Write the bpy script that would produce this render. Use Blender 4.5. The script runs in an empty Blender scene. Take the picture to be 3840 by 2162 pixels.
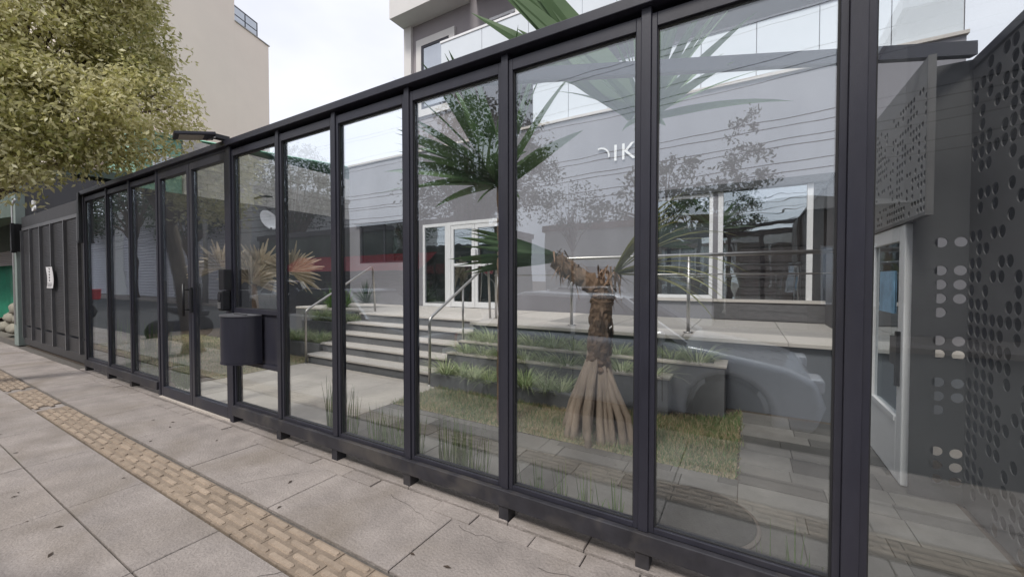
import bpy, bmesh, math, random
import numpy as np
from mathutils import Vector, Matrix, Euler
R = math.radians
rng = random.Random(7)
npr = np.random.default_rng(11)
scene = bpy.context.scene
C = scene.collection

# ------------------------------------------------------------------ camera, sky, sun, exposure
EYE, FPX, YAW, PITCH = 1.55, 1500.0, R(30.4), R(1.26)
cd = bpy.data.cameras.new("camera"); cam = bpy.data.objects.new("camera", cd); C.objects.link(cam)
cd.sensor_width = 36; cd.lens = 36 * FPX / 3840; cd.clip_start = 0.02; cd.clip_end = 2000
cam.location = (0, 0, EYE); cam.rotation_euler = (R(90) - PITCH, 0, YAW)
scene.camera = cam
SUN_EL, SUN_AZ = R(55), R(188)          # azimuth clockwise from +y
w = bpy.data.worlds.new("World"); scene.world = w; w.use_nodes = True
nt = w.node_tree; nt.nodes.clear()
out = nt.nodes.new("ShaderNodeOutputWorld"); bg = nt.nodes.new("ShaderNodeBackground")
sky = nt.nodes.new("ShaderNodeTexSky"); sky.sky_type = 'NISHITA'; sky.sun_disc = False
sky.sun_elevation = SUN_EL; sky.sun_rotation = SUN_AZ; sky.air_density = 1.0; sky.dust_density = 3.0
tc = nt.nodes.new("ShaderNodeTexCoord"); mp = nt.nodes.new("ShaderNodeMapping"); mp.inputs['Scale'].default_value = (1, 1, 2.2)
nz = nt.nodes.new("ShaderNodeTexNoise"); nz.inputs['Scale'].default_value = 1.7; nz.inputs['Detail'].default_value = 5
cr = nt.nodes.new("ShaderNodeValToRGB")
cr.color_ramp.elements[0].position = .3; cr.color_ramp.elements[0].color = (6.6, 6.8, 7.7, 1)
cr.color_ramp.elements[1].position = .7; cr.color_ramp.elements[1].color = (9.2, 9.3, 9.9, 1)
mx = nt.nodes.new("ShaderNodeMixRGB"); mx.inputs[0].default_value = .88       # closed thin cloud over a little blue
L = nt.links.new
L(tc.outputs['Generated'], mp.inputs[0]); L(mp.outputs[0], nz.inputs['Vector']); L(nz.outputs[0], cr.inputs[0])
L(sky.outputs[0], mx.inputs[1]); L(cr.outputs[0], mx.inputs[2]); L(mx.outputs[0], bg.inputs[0]); L(bg.outputs[0], out.inputs[0])
bg.inputs[1].default_value = 0.072
sl = bpy.data.lights.new("sun", 'SUN'); sl.energy = 1.5; sl.angle = R(14); sl.color = (1, .96, .9)
so = bpy.data.objects.new("sun", sl); C.objects.link(so)
sd = Vector((math.sin(SUN_AZ) * math.cos(SUN_EL), math.cos(SUN_AZ) * math.cos(SUN_EL), math.sin(SUN_EL)))
so.rotation_euler = (-sd).to_track_quat('-Z', 'Y').to_euler(); so.location = (0, 0, 30)
vs = scene.view_settings; vs.view_transform = 'Standard'; vs.look = 'None'; vs.gamma = 1; vs.exposure = 0.90
scene.cycles.use_denoising = True
scene.cycles.max_bounces = 10; scene.cycles.transparent_max_bounces = 24; scene.cycles.glossy_bounces = 5
scene.cycles.diffuse_bounces = 4; scene.cycles.caustics_reflective = False

# ------------------------------------------------------------------ pixel rays (a direction only)
_s, _c = math.sin(YAW), math.cos(YAW)
def ray(u, v):
    X = (u - 1920) / FPX; Z = -(v - 1081) / FPX
    f = math.cos(PITCH) + Z * math.sin(PITCH); z = -math.sin(PITCH) + Z * math.cos(PITCH)
    return Vector((-_s * f + _c * X, _c * f + _s * X, z))
K = 3840 / 2575
def at_y(u, v, y):
    d = ray(u * K, v * K); return Vector((0, 0, EYE)) + d * (y / d.y)

# ------------------------------------------------------------------ materials
MATS = {}
def principled(name):
    m = bpy.data.materials.new(name); m.use_nodes = True
    return m, m.node_tree, m.node_tree.nodes['Principled BSDF']
def mat(name, col, rough=.7, var=.15, scale=3.0, bump=0.0, bscale=60, metal=0.0, rnd=0.0, island=0.0,
        stain=0.0, stain_col=None, stain_scale=.8, spec=.5, col2=None, stretch=(1, 1, 1), coat=0.0, trans=0.0, objspace=False, speck=0.0):
    if name in MATS: return MATS[name]
    m, t, b = principled(name); n = t.nodes; l = t.links.new
    geo = n.new('ShaderNodeNewGeometry'); mpn = n.new('ShaderNodeMapping'); mpn.inputs['Scale'].default_value = stretch
    if objspace:
        tcx = n.new('ShaderNodeTexCoord'); l(tcx.outputs['Object'], mpn.inputs[0])
    else: l(geo.outputs['Position'], mpn.inputs[0])
    nz = n.new('ShaderNodeTexNoise'); nz.inputs['Scale'].default_value = scale; nz.inputs['Detail'].default_value = 8
    nz.inputs['Roughness'].default_value = .65
    l(mpn.outputs[0], nz.inputs['Vector'])
    rp = n.new('ShaderNodeMapRange'); rp.inputs[1].default_value = .3; rp.inputs[2].default_value = .7
    l(nz.outputs[0], rp.inputs[0])
    mixc = n.new('ShaderNodeMixRGB'); l(rp.outputs[0], mixc.inputs[0])
    c2 = col2 or tuple(min(1, c * (1 + var)) for c in col)
    c1 = col if col2 else tuple(c * (1 - var) for c in col)
    mixc.inputs[1].default_value = (*c1, 1); mixc.inputs[2].default_value = (*c2, 1)
    cur = mixc.outputs[0]
    if rnd or island:
        if rnd:
            oi = n.new('ShaderNodeObjectInfo'); src = oi.outputs['Random']; amt = rnd
        else: src = geo.outputs['Random Per Island']; amt = island
        mr = n.new('ShaderNodeMapRange'); mr.inputs[3].default_value = 1 - amt; mr.inputs[4].default_value = 1 + amt
        l(src, mr.inputs[0])
        vm = n.new('ShaderNodeVectorMath'); vm.operation = 'SCALE'; l(cur, vm.inputs[0]); l(mr.outputs[0], vm.inputs['Scale'])
        cur = vm.outputs[0]
    if stain:
        n2 = n.new('ShaderNodeTexNoise'); n2.inputs['Scale'].default_value = stain_scale; n2.inputs['Detail'].default_value = 5
        n2.inputs['Distortion'].default_value = .6
        l(mpn.outputs[0], n2.inputs['Vector'])
        r2 = n.new('ShaderNodeMapRange'); r2.inputs[1].default_value = .48; r2.inputs[2].default_value = .72; r2.inputs[4].default_value = stain
        l(n2.outputs[0], r2.inputs[0])
        m2 = n.new('ShaderNodeMixRGB'); l(r2.outputs[0], m2.inputs[0]); l(cur, m2.inputs[1])
        m2.inputs[2].default_value = (*(stain_col or tuple(c * .5 for c in col)), 1); cur = m2.outputs[0]
    if speck:
        n4 = n.new('ShaderNodeTexNoise'); n4.inputs['Scale'].default_value = 75; n4.inputs['Detail'].default_value = 6; n4.inputs['Roughness'].default_value = .8
        l(mpn.outputs[0], n4.inputs['Vector'])
        r4 = n.new('ShaderNodeMapRange'); r4.inputs[1].default_value = .3; r4.inputs[2].default_value = .7; r4.inputs[3].default_value = 1 - speck; r4.inputs[4].default_value = 1 + speck
        l(n4.outputs[0], r4.inputs[0])
        v4 = n.new('ShaderNodeVectorMath'); v4.operation = 'SCALE'; l(cur, v4.inputs[0]); l(r4.outputs[0], v4.inputs['Scale']); cur = v4.outputs[0]
    l(cur, b.inputs['Base Color'])
    b.inputs['Roughness'].default_value = rough; b.inputs['Metallic'].default_value = metal
    b.inputs['Specular IOR Level'].default_value = spec; b.inputs['Coat Weight'].default_value = coat
    if rough < .75:
        rr = n.new('ShaderNodeMapRange'); rr.inputs[3].default_value = max(.03, rough - .1); rr.inputs[4].default_value = min(1, rough + .12)
        l(nz.outputs[0], rr.inputs[0]); l(rr.outputs[0], b.inputs['Roughness'])
    if bump:
        n3 = n.new('ShaderNodeTexNoise'); n3.inputs['Scale'].default_value = bscale; n3.inputs['Detail'].default_value = 5
        l(mpn.outputs[0], n3.inputs['Vector'])
        bp = n.new('ShaderNodeBump'); bp.inputs['Strength'].default_value = bump; bp.inputs['Distance'].default_value = .01
        l(n3.outputs[0], bp.inputs['Height']); l(bp.outputs[0], b.inputs['Normal'])
    if trans:
        tr = n.new('ShaderNodeBsdfTranslucent'); l(cur, tr.inputs[0]); ms = n.new('ShaderNodeMixShader'); ms.inputs[0].default_value = trans
        o = n['Material Output']; l(b.outputs[0], ms.inputs[1]); l(tr.outputs[0], ms.inputs[2]); l(ms.outputs[0], o.inputs[0])
    MATS[name] = m; return m
def leafmat(name, cols, rough=.5, trans=.3, scale=1.2, bias=0.0):
    """leaf colours picked per leaf from a ramp, drifting slowly through the crown"""
    if name in MATS: return MATS[name]
    m, t, b = principled(name); n = t.nodes; l = t.links.new
    geo = n.new('ShaderNodeNewGeometry'); nz = n.new('ShaderNodeTexNoise'); nz.inputs['Scale'].default_value = scale
    l(geo.outputs['Position'], nz.inputs['Vector'])
    ad = n.new('ShaderNodeMath'); ad.operation = 'MULTIPLY_ADD'; ad.inputs[1].default_value = .65
    l(geo.outputs['Random Per Island'], ad.inputs[0])
    sb = n.new('ShaderNodeMath'); sb.operation = 'MULTIPLY_ADD'; sb.inputs[1].default_value = .9; sb.inputs[2].default_value = bias - .28
    l(nz.outputs[0], sb.inputs[0]); l(sb.outputs[0], ad.inputs[2])
    cr = n.new('ShaderNodeValToRGB'); el = cr.color_ramp.elements
    while len(el) < len(cols): el.new(.5)
    for i, c in enumerate(cols):
        el[i].position = i / (len(cols) - 1); el[i].color = (*c, 1)
    l(ad.outputs[0], cr.inputs[0]); l(cr.outputs[0], b.inputs['Base Color'])
    b.inputs['Roughness'].default_value = rough
    tr = n.new('ShaderNodeBsdfTranslucent'); l(cr.outputs[0], tr.inputs[0])
    ms = n.new('ShaderNodeMixShader'); ms.inputs[0].default_value = trans
    l(b.outputs[0], ms.inputs[1]); l(tr.outputs[0], ms.inputs[2]); l(ms.outputs[0], n['Material Output'].inputs[0])
    MATS[name] = m; return m
def glassmat(name, tint=(.975, .988, .985), f0=.13, wave=.011, wscale=1.6, dirt=.008):
    """thin pane: clear with Schlick reflection on each face, faint dust film"""
    if name in MATS: return MATS[name]
    m = bpy.data.materials.new(name); m.use_nodes = True; t = m.node_tree; n = t.nodes; n.clear(); l = t.links.new
    o = n.new('ShaderNodeOutputMaterial'); tr = n.new('ShaderNodeBsdfTransparent'); tr.inputs[0].default_value = (*tint, 1)
    gl = n.new('ShaderNodeBsdfGlossy'); gl.inputs['Roughness'].default_value = .0; gl.inputs[0].default_value = (.90, .96, 1, 1)
    lw = n.new('ShaderNodeLayerWeight'); lw.inputs[0].default_value = .5
    pw = n.new('ShaderNodeMath'); pw.operation = 'POWER'; pw.inputs[1].default_value = 5; l(lw.outputs['Facing'], pw.inputs[0])
    ma = n.new('ShaderNodeMath'); ma.operation = 'MULTIPLY_ADD'; ma.inputs[1].default_value = 1 - f0; ma.inputs[2].default_value = f0
    l(pw.outputs[0], ma.inputs[0])
    geo = n.new('ShaderNodeNewGeometry'); nz = n.new('ShaderNodeTexNoise'); nz.inputs['Scale'].default_value = wscale
    l(geo.outputs['Position'], nz.inputs['Vector'])
    bp = n.new('ShaderNodeBump'); bp.inputs['Strength'].default_value = wave; bp.inputs['Distance'].default_value = .1
    l(nz.outputs[0], bp.inputs['Height']); l(bp.outputs[0], gl.inputs['Normal'])
    ms = n.new('ShaderNodeMixShader'); l(ma.outputs[0], ms.inputs[0]); l(tr.outputs[0], ms.inputs[1]); l(gl.outputs[0], ms.inputs[2])
    df = n.new('ShaderNodeBsdfDiffuse'); df.inputs[0].default_value = (.55, .55, .54, 1)
    n2 = n.new('ShaderNodeTexNoise'); n2.inputs['Scale'].default_value = 2.2; n2.inputs['Detail'].default_value = 7
    l(geo.outputs['Position'], n2.inputs['Vector'])
    r2 = n.new('ShaderNodeMapRange'); r2.inputs[1].default_value = .4; r2.inputs[2].default_value = .8; r2.inputs[4].default_value = dirt * 2
    l(n2.outputs[0], r2.inputs[0])
    m3 = n.new('ShaderNodeMixShader'); l(r2.outputs[0], m3.inputs[0]); l(ms.outputs[0], m3.inputs[1]); l(df.outputs[0], m3.inputs[2])
    l(m3.outputs[0], o.inputs[0]); MATS[name] = m; return m

ALU = mat('charcoal_aluminium', (.027, .027, .038), .4, .18, 6, bump=.05, bscale=300, stain=.5, stain_col=(.055, .053, .056), stain_scale=2.2, stretch=(1, 1, .3), spec=.4)
ALUB = mat('dusty_aluminium', (.034, .033, .039), .5, .25, 9, bump=.08, bscale=200, stain=.75, stain_col=(.10, .09, .08), stain_scale=3.5, spec=.35)
ALUD = mat('black_metal', (.012, .012, .014), .45, .2)
GLASS = glassmat('fence_glass')
WGLASS = glassmat('window_glass', (.55, .6, .6), .42, .03)
STEEL = mat('stainless_steel', (.5, .48, .46), .36, .06, metal=1.0)
CONC = mat('pavement_concrete', (.285, .252, .232), .9, .22, 3, bump=.8, bscale=60, rnd=.08, stain=.8, stain_col=(.19, .16, .13), stain_scale=1.1, speck=.24)
TACT = mat('tactile_concrete', (.235, .185, .14), .9, .25, 7, bump=.3, bscale=120, rnd=.12, stain=.5, stain_col=(.17, .135, .105), speck=.2)
TBAR = mat('tactile_bar_pale', (.305, .24, .182), .9, .2, 9, bump=.3, bscale=120, rnd=.14, stain=.5, stain_col=(.30, .24, .19), speck=.2)  # raised bars in a paler tone than the tile base between them
ASPH = mat('asphalt', (.05, .05, .052), .9, .2, 20, bump=.4, bscale=150)
PATH = mat('pale_stone', (.50, .45, .40), .75, .1, 5, bump=.15, bscale=60, rnd=.05, stain=.3, stain_col=(.33, .29, .25))
GRAN = mat('pale_granite', (.56, .52, .48), .6, .14, 90, rnd=.04, stain=.2)
SLATE = mat('slate', (.132, .125, .116), .6, .22, 4, bump=.3, bscale=25, rnd=.55, stain=.35, stain_col=(.24, .20, .165))
GREYW = mat('grey_render', (.135, .145, .165), .85, .06, 2.5, bump=.15, bscale=70, stain=.25, stain_col=(.11, .115, .13), stretch=(1, 1, .3))
PLANT = mat('planter_render', (.16, .162, .17), .85, .1, 3, bump=.2, bscale=60, stain=.3)
FACADE = mat('facade_render', (.225, .22, .24), .85, .1, 2, bump=.1, bscale=80, stain=.6, stain_col=(.18, .175, .19), stretch=(1, 1, .3))
WHITE = mat('white_paint', (.76, .76, .77), .5, .05, 4, stain=.15, stain_col=(.6, .59, .57))
DARKW = mat('dark_render', (.105, .105, .112), .85, .1, 2.2, bump=.12, bscale=60, stain=.3, stain_col=(.075, .075, .08), stretch=(1, 1, .4))
DARKIN = mat('dark_interior', (.02, .02, .022), .8, .3, 1.5)
SOIL = mat('soil', (.10, .075, .055), .95, .3, 20, bump=.5, bscale=40)

# ------------------------------------------------------------------ geometry helpers
ORG = {}
def org(o): return ORG.get(o.name, Vector((0, 0, 0))) if o else Vector((0, 0, 0))
class MB:
    def __init__(s): s.v = []; s.f = []
    def poly(s, pts):
        b = len(s.v); s.v += [tuple(p) for p in pts]; s.f.append(tuple(range(b, b + len(pts)))); return s
    def box(s, x0, x1, y0, y1, z0, z1, M=None):
        b = len(s.v)
        p = [(x0, y0, z0), (x1, y0, z0), (x1, y1, z0), (x0, y1, z0), (x0, y0, z1), (x1, y0, z1), (x1, y1, z1), (x0, y1, z1)]
        if M is not None: p = [tuple(M @ Vector(q)) for q in p]
        s.v += p
        s.f += [tuple(b + i for i in q) for q in ((3, 2, 1, 0), (4, 5, 6, 7), (0, 1, 5, 4), (1, 2, 6, 5), (2, 3, 7, 6), (3, 0, 4, 7))]
        return s
    def bar(s, a, b, wx, wz, up=Vector((0, 0, 1))):
        a = Vector(a); b = Vector(b); d = (b - a); ln = d.length; d.normalize()
        sx = d.cross(up)
        if sx.length < 1e-4: sx = Vector((1, 0, 0))
        sx.normalize(); sz = sx.cross(d)
        M = Matrix((( *sx, 0), (*d, 0), (*sz, 0), (0, 0, 0, 1))).transposed(); M.translation = a
        return s.box(-wx / 2, wx / 2, 0, ln, -wz / 2, wz / 2, M)
    def tube(s, pts, r, n=8, caps=True):
        pts = [Vector(p) for p in pts]; k = len(pts)
        rs = r if isinstance(r, (list, tuple)) else [r] * k
        b = len(s.v); prev = None
        for i, p in enumerate(pts):
            d = (pts[min(i + 1, k - 1)] - pts[max(i - 1, 0)]).normalized()
            if prev is None:
                a = d.cross(Vector((0, 0, 1)))
                if a.length < .05: a = d.cross(Vector((1, 0, 0)))
            else: a = prev - d * prev.dot(d)
            a.normalize(); prev = a; c = d.cross(a)
            for j in range(n):
                t = 2 * math.pi * j / n
                s.v.append(tuple(p + (a * math.cos(t) + c * math.sin(t)) * rs[i]))
        for i in range(k - 1):
            for j in range(n):
                j2 = (j + 1) % n
                s.f.append((b + i * n + j, b + i * n + j2, b + (i + 1) * n + j2, b + (i + 1) * n + j))
        if caps:
            s.f.append(tuple(b + j for j in reversed(range(n)))); s.f.append(tuple(b + (k - 1) * n + j for j in range(n)))
        return s
    def lathe(s, prof, center=(0, 0, 0), n=24, M=None):
        b = len(s.v); c = Vector(center)
        for (r, z) in prof:
            for j in range(n):
                t = 2 * math.pi * j / n
                q = Vector((r * math.cos(t), r * math.sin(t), z))
                s.v.append(tuple((M @ q if M is not None else q) + c))
        for i in range(len(prof) - 1):
            for j in range(n):
                j2 = (j + 1) % n
                s.f.append((b + i * n + j, b + i * n + j2, b + (i + 1) * n + j2, b + (i + 1) * n + j))
        s.f.append(tuple(b + j for j in reversed(range(n)))); s.f.append(tuple(b + (len(prof) - 1) * n + j for j in range(n)))
        return s
    def prism(s, poly, a0, a1, axis='y'):
        k = len(poly); b = len(s.v)
        f = {'y': lambda p, a: (p[0], a, p[1]), 'x': lambda p, a: (a, p[0], p[1]), 'z': lambda p, a: (p[0], p[1], a)}[axis]
        s.v += [f(p, a0) for p in poly] + [f(p, a1) for p in poly]
        s.f.append(tuple(b + i for i in range(k))); s.f.append(tuple(b + k + i for i in reversed(range(k))))
        for i in range(k):
            j = (i + 1) % k; s.f.append((b + i, b + k + i, b + k + j, b + j))
        return s
    def mesh(s, name):
        me = bpy.data.meshes.new(name); me.from_pydata(s.v, [], s.f); me.update(); return me
    def build(s, name, m, parent=None, smooth=False, bevel=0.0, label=None, fix=True):
        me = s.mesh(name)
        if fix:
            bm = bmesh.new(); bm.from_mesh(me); bmesh.ops.recalc_face_normals(bm, faces=bm.faces); bm.to_mesh(me); bm.free()
        me.materials.append(m)
        return link(name, me, parent, smooth, bevel, label)
def link(name, me, parent=None, smooth=False, bevel=0.0, label=None):
    o = bpy.data.objects.new(name, me); C.objects.link(o)
    if parent: o.parent = parent; o.location = -org(parent)
    if smooth:
        me.polygons.foreach_set('use_smooth', [True] * len(me.polygons))
    if bevel:
        bv = o.modifiers.new('bevel', 'BEVEL'); bv.width = bevel; bv.segments = 2; bv.limit_method = 'ANGLE'; bv.angle_limit = R(40)
    if label: o['label'] = label
    return o
def thing(name, label, cat, loc=(0, 0, 0), group=None):
    o = bpy.data.objects.new(name, None); C.objects.link(o); o.location = loc; ORG[o.name] = Vector(loc)
    o.empty_display_size = .1
    return tag(o, label, cat, group)
def tag(o, label, cat, group=None):
    o['label'] = label; o['category'] = cat
    if group: o['group'] = group
    return o
def struct(o): o['kind'] = 'structure'; return o
def box(*a): return MB().box(*a)
UNIT = {}
def unit_box(m, bev=.03):
    """shared unit piece, x,y in -.5...5, z 0..1, chamfered top edge"""
    k = (m.name, bev)
    if k not in UNIT:
        b = MB(); e = .5
        i = .5 - bev
        b.v = [(-e, -e, 0), (e, -e, 0), (e, e, 0), (-e, e, 0), (-e, -e, .8), (e, -e, .8), (e, e, .8), (-e, e, .8), (-i, -i, 1), (i, -i, 1), (i, i, 1), (-i, i, 1)]
        b.f = [(0, 1, 5, 4), (1, 2, 6, 5), (2, 3, 7, 6), (3, 0, 4, 7), (4, 5, 9, 8), (5, 6, 10, 9), (6, 7, 11, 10), (7, 4, 8, 11), (8, 9, 10, 11), (3, 2, 1, 0)]
        me = b.mesh('piece'); me.materials.append(m); UNIT[k] = me
    return UNIT[k]
def piece(name, m, parent, x0, x1, y0, y1, z0, z1, bev=.012, tilt=0.0):
    o = bpy.data.objects.new(name, unit_box(m, bev)); C.objects.link(o); o.parent = parent
    o.location = Vector(((x0 + x1) / 2, (y0 + y1) / 2, z0)) - org(parent); o.scale = (x1 - x0, y1 - y0, z1 - z0)
    if tilt: o.rotation_euler = (rng.uniform(-tilt, tilt), rng.uniform(-tilt, tilt), 0)
    return o
def wall_open(mb, x0, x1, z0, z1, y0, y1, holes):
    xs = sorted({x0, x1, *[h[0] for h in holes], *[h[1] for h in holes]}); zs = sorted({z0, z1, *[h[2] for h in holes], *[h[3] for h in holes]})
    for i in range(len(xs) - 1):
        run = None
        for j in range(len(zs) - 1):
            cx, cz = (xs[i] + xs[i + 1]) / 2, (zs[j] + zs[j + 1]) / 2
            hole = any(h[0] < cx < h[1] and h[2] < cz < h[3] for h in holes)
            if not hole:
                run = (run[0], zs[j + 1]) if run else (zs[j], zs[j + 1])
            if (hole or j == len(zs) - 2) and run:
                mb.box(xs[i], xs[i + 1], y0, y1, run[0], run[1]); run = None
    return mb
def frame(mb, x0, x1, y0, y1, z0, z1, wv, wt, wb=None):
    wb = wb or wt
    mb.box(x0, x0 + wv, y0, y1, z0, z1); mb.box(x1 - wv, x1, y0, y1, z0, z1)
    mb.box(x0 + wv, x1 - wv, y0, y1, z1 - wt, z1); mb.box(x0 + wv, x1 - wv, y0, y1, z0, z0 + wb); return mb
def fast_quads(name, V, m):
    """V: (N,4,3) quads as one mesh"""
    n = len(V); me = bpy.data.meshes.new(name); me.vertices.add(n * 4); me.vertices.foreach_set('co', V.reshape(-1).astype(np.float32))
    me.loops.add(n * 4); me.loops.foreach_set('vertex_index', np.arange(n * 4, dtype=np.int32))
    me.polygons.add(n); me.polygons.foreach_set('loop_start', np.arange(0, n * 4, 4, dtype=np.int32))
    me.update(calc_edges=True); me.validate(); me.materials.append(m); return me
def leaves(P, size, aspect=.42, droop=.5, outward=None):
    """leaf quads at points P: base, side, tip, side"""
    n = len(P); d = npr.normal(size=(n, 3)); d[:, 2] -= droop
    if outward is not None: d += outward * .9
    d /= np.linalg.norm(d, axis=1)[:, None]
    a = npr.normal(size=(n, 3)); a[:, 2] *= .5; s = np.cross(d, a); s /= np.linalg.norm(s, axis=1)[:, None] + 1e-9
    nn = np.cross(s, d); L_ = size * npr.uniform(.65, 1.3, n)[:, None]; w_ = L_ * aspect * .5
    V = np.empty((n, 4, 3)); V[:, 0] = P; V[:, 1] = P + d * L_ * .45 + s * w_ + nn * w_ * .3; V[:, 2] = P + d * L_; V[:, 3] = P + d * L_ * .45 - s * w_ + nn * w_ * .3
    return V
def make_tree(name, label, base, fork, blobs, nclump, per, size, lm, bark, trunk_r=.14, group=None, clump_r=.3, aspect=.42, cat='tree', limbs=14, droop=.5):
    """tapered trunk with limbs; foliage in many small clumps spread through ellipsoid lobes"""
    t = thing(name, label, cat, base, group)
    base = Vector(base); fork = Vector(fork)
    cl = []
    vol = [r[0] * r[1] * r[2] for c, r in blobs]; tot = sum(vol)
    for (c, r), v in zip(blobs, vol):
        k = max(4, int(nclump * v / tot)); d = npr.normal(size=(k, 3)); d /= np.linalg.norm(d, axis=1)[:, None]
        rad = npr.uniform(.35, 1, k) ** .5
        cl.append(np.array(c) + d * rad[:, None] * np.array(r))
    cl = np.concatenate(cl); cen = np.array([b[0] for b in blobs]).mean(axis=0)
    cr_ = clump_r * npr.uniform(.6, 1.35, len(cl))
    cnt = npr.poisson(per, len(cl)); idx = np.repeat(np.arange(len(cl)), cnt)
    off = npr.normal(size=(len(idx), 3)); off /= np.linalg.norm(off, axis=1)[:, None]; off *= (npr.uniform(0, 1, len(idx)) ** .45)[:, None] * cr_[idx][:, None]
    off[:, 2] *= .75
    P = cl[idx] + off; ow = P - cen; ow /= np.linalg.norm(ow, axis=1)[:, None] + 1e-6
    link('crown', fast_quads('crown', leaves(P, size, aspect, droop, ow * .6), lm), t)
    mb = MB(); mid = (base + fork) / 2 + Vector((rng.uniform(-.1, .1), rng.uniform(-.1, .1), 0))
    mb.tube([base - Vector((0, 0, .05)), base + (mid - base) * .15, mid, fork], [trunk_r * 1.5, trunk_r * 1.08, trunk_r * .9, trunk_r * .75], 10)
    tk = mb.build('trunk', bark, t, True)
    lb = MB()
    for i in npr.choice(len(cl), min(limbs, len(cl)), replace=False):
        e = Vector(cl[i]); q = fork + (e - fork) * .45 + Vector((rng.uniform(-.25, .25), rng.uniform(-.25, .25), .3))
        lb.tube([fork - Vector((0, 0, .1)), fork + (q - fork) * .5 + Vector((0, 0, .08)), q, e], [trunk_r * .55, trunk_r * .38, trunk_r * .22, trunk_r * .06], 6)
    lb.build('limbs', bark, tk, True)
    return t
def blade(mb, base, dirv, length, width, sag, seg=6, fold=.25, taper=1.6, w0=.6, roll=0.0):
    """arching strap leaf with a folded midrib"""
    d = Vector(dirv).normalized(); p = Vector(base); st = length / seg; b = len(mb.v)
    side = d.cross(Vector((0, 0, 1)))
    if side.length < .05: side = Vector((rng.uniform(-1, 1), rng.uniform(-1, 1), 0))
    side.normalize()
    if roll: side = Matrix.Rotation(roll, 3, d) @ side
    for i in range(seg + 1):
        f = i / seg; ww = width * .5 * (w0 + (1 - w0) * min(1, f * 4)) * (1 - f ** taper) + .0008
        up = side.cross(d)
        mb.v += [tuple(p - side * ww + up * ww * fold), tuple(p), tuple(p + side * ww + up * ww * fold)]
        p = p + d * st; d = (d - Vector((0, 0, sag * st * (0.4 + 1.6 * f)))).normalized()
        side = (side - d * side.dot(d)).normalized()
    for i in range(seg):
        a = b + i * 3
        mb.f += [(a, a + 1, a + 4, a + 3), (a + 1, a + 2, a + 5, a + 4)]
def perforated(name, m, parent, o, eu, ev, nu, nv, cell, prob, depth=.012, rad=.36):
    """metal sheet cut with round holes; o corner, eu/ev unit vectors, prob(i,j) tells which cells are holes"""
    mb = MB(); o = Vector(o); eu = Vector(eu); ev = Vector(ev); en = eu.cross(ev); n = 16
    for i in range(nu):
        j0 = None
        for j in range(nv + 1):
            hole = j < nv and prob(i, j)
            if j < nv and not hole and j0 is None: j0 = j
            if (hole or j == nv) and j0 is not None:
                a = o + eu * i * cell
                mb.poly([a + ev * j0 * cell, a + eu * cell + ev * j0 * cell, a + eu * cell + ev * j * cell, a + ev * j * cell]); j0 = None
            if hole:
                c = o + eu * (i + .5) * cell + ev * (j + .5) * cell; b = len(mb.v)
                for k in range(n):
                    t = 2 * math.pi * k / n; cx, sx = math.cos(t), math.sin(t); q = .5 / max(abs(cx), abs(sx))
                    rim = c + (eu * cx + ev * sx) * cell * rad
                    mb.v += [tuple(c + (eu * cx + ev * sx) * cell * q), tuple(rim), tuple(rim - en * depth)]
                for k in range(n):
                    x, y = b + k * 3, b + ((k + 1) % n) * 3
                    mb.f += [(x, y, y + 1, x + 1), (x + 1, y + 1, y + 2, x + 2)]
    return mb.build(name, m, parent, fix=False)
def text_mesh(name, body, size, M, m, parent=None, ext=.004):
    cu = bpy.data.curves.new(name, 'FONT'); cu.body = body; cu.size = size; cu.extrude = ext; cu.align_x = 'CENTER'; cu.align_y = 'CENTER'
    tmp = bpy.data.objects.new(name + '_t', cu); C.objects.link(tmp)
    dg = bpy.context.evaluated_depsgraph_get(); me = bpy.data.meshes.new_from_object(tmp.evaluated_get(dg))
    bpy.data.objects.remove(tmp); me.transform(M); me.materials.append(m)
    return link(name, me, parent)
FACE_S = Matrix.Rotation(R(90), 4, 'X')       # upright text read from the street side

# ================================================================== THE GROUND
GRND = mat('earth', (.16, .14, .12), .95, .2, .5)
g = struct(MB().poly([(-400, -400, -.15), (400, -400, -.15), (400, 400, -.15), (-400, 400, -.15)]).build('ground', GRND))
struct(MB().poly([(-200, -8.0, -.135), (200, -8.0, -.135), (200, .12, -.135), (-200, .12, -.135)]).build('road', ASPH))
JOINT = mat('joint_sand', (.10, .09, .08), .95, .3, 30)
walk = struct(box(-60, 8, .2, 2.36, -.13, -.02).build('sidewalk', JOINT))
xs = [-2.8 + 1.165 * i for i in range(-13, 5)]
for (y0, y1) in ((.204, .778), (.786, 1.186), (1.482, 2.02)):
    for a, b in zip(xs, xs[1:]):
        gp = .004
        piece('paving_slab', CONC, walk, a + gp, b - gp, y0, y1, -.02, rng.uniform(-.001, .0015), .004, .0008)
for i in range(int((8 + 60) / 1.165)):
    a = -60 + i * 1.165
    if a < xs[0] - .6: piece('paving_slab', CONC, walk, a, min(a + 1.157, xs[0] - .004), .204, 2.02, -.02, 0, .003)
x = xs[0]
while x < 1.6:                                          # cracked little edging tiles along the fence
    ln = rng.choice((.3, .32, .42, .6))
    piece('edging_tile', CONC, walk, x + .003, x + ln - .003, 2.024, 2.13 + rng.uniform(0, .012), -.02, rng.uniform(-.006, .003), .01, .006)
    x += ln
x = -9.9
while x < 1.6:
    ln = rng.uniform(.5, .9)
    piece('sill_stone', CONC, walk, x + .003, x + ln - .003, 2.15, 2.355, -.02, rng.uniform(.008, .016), .01, .003); x += ln
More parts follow.
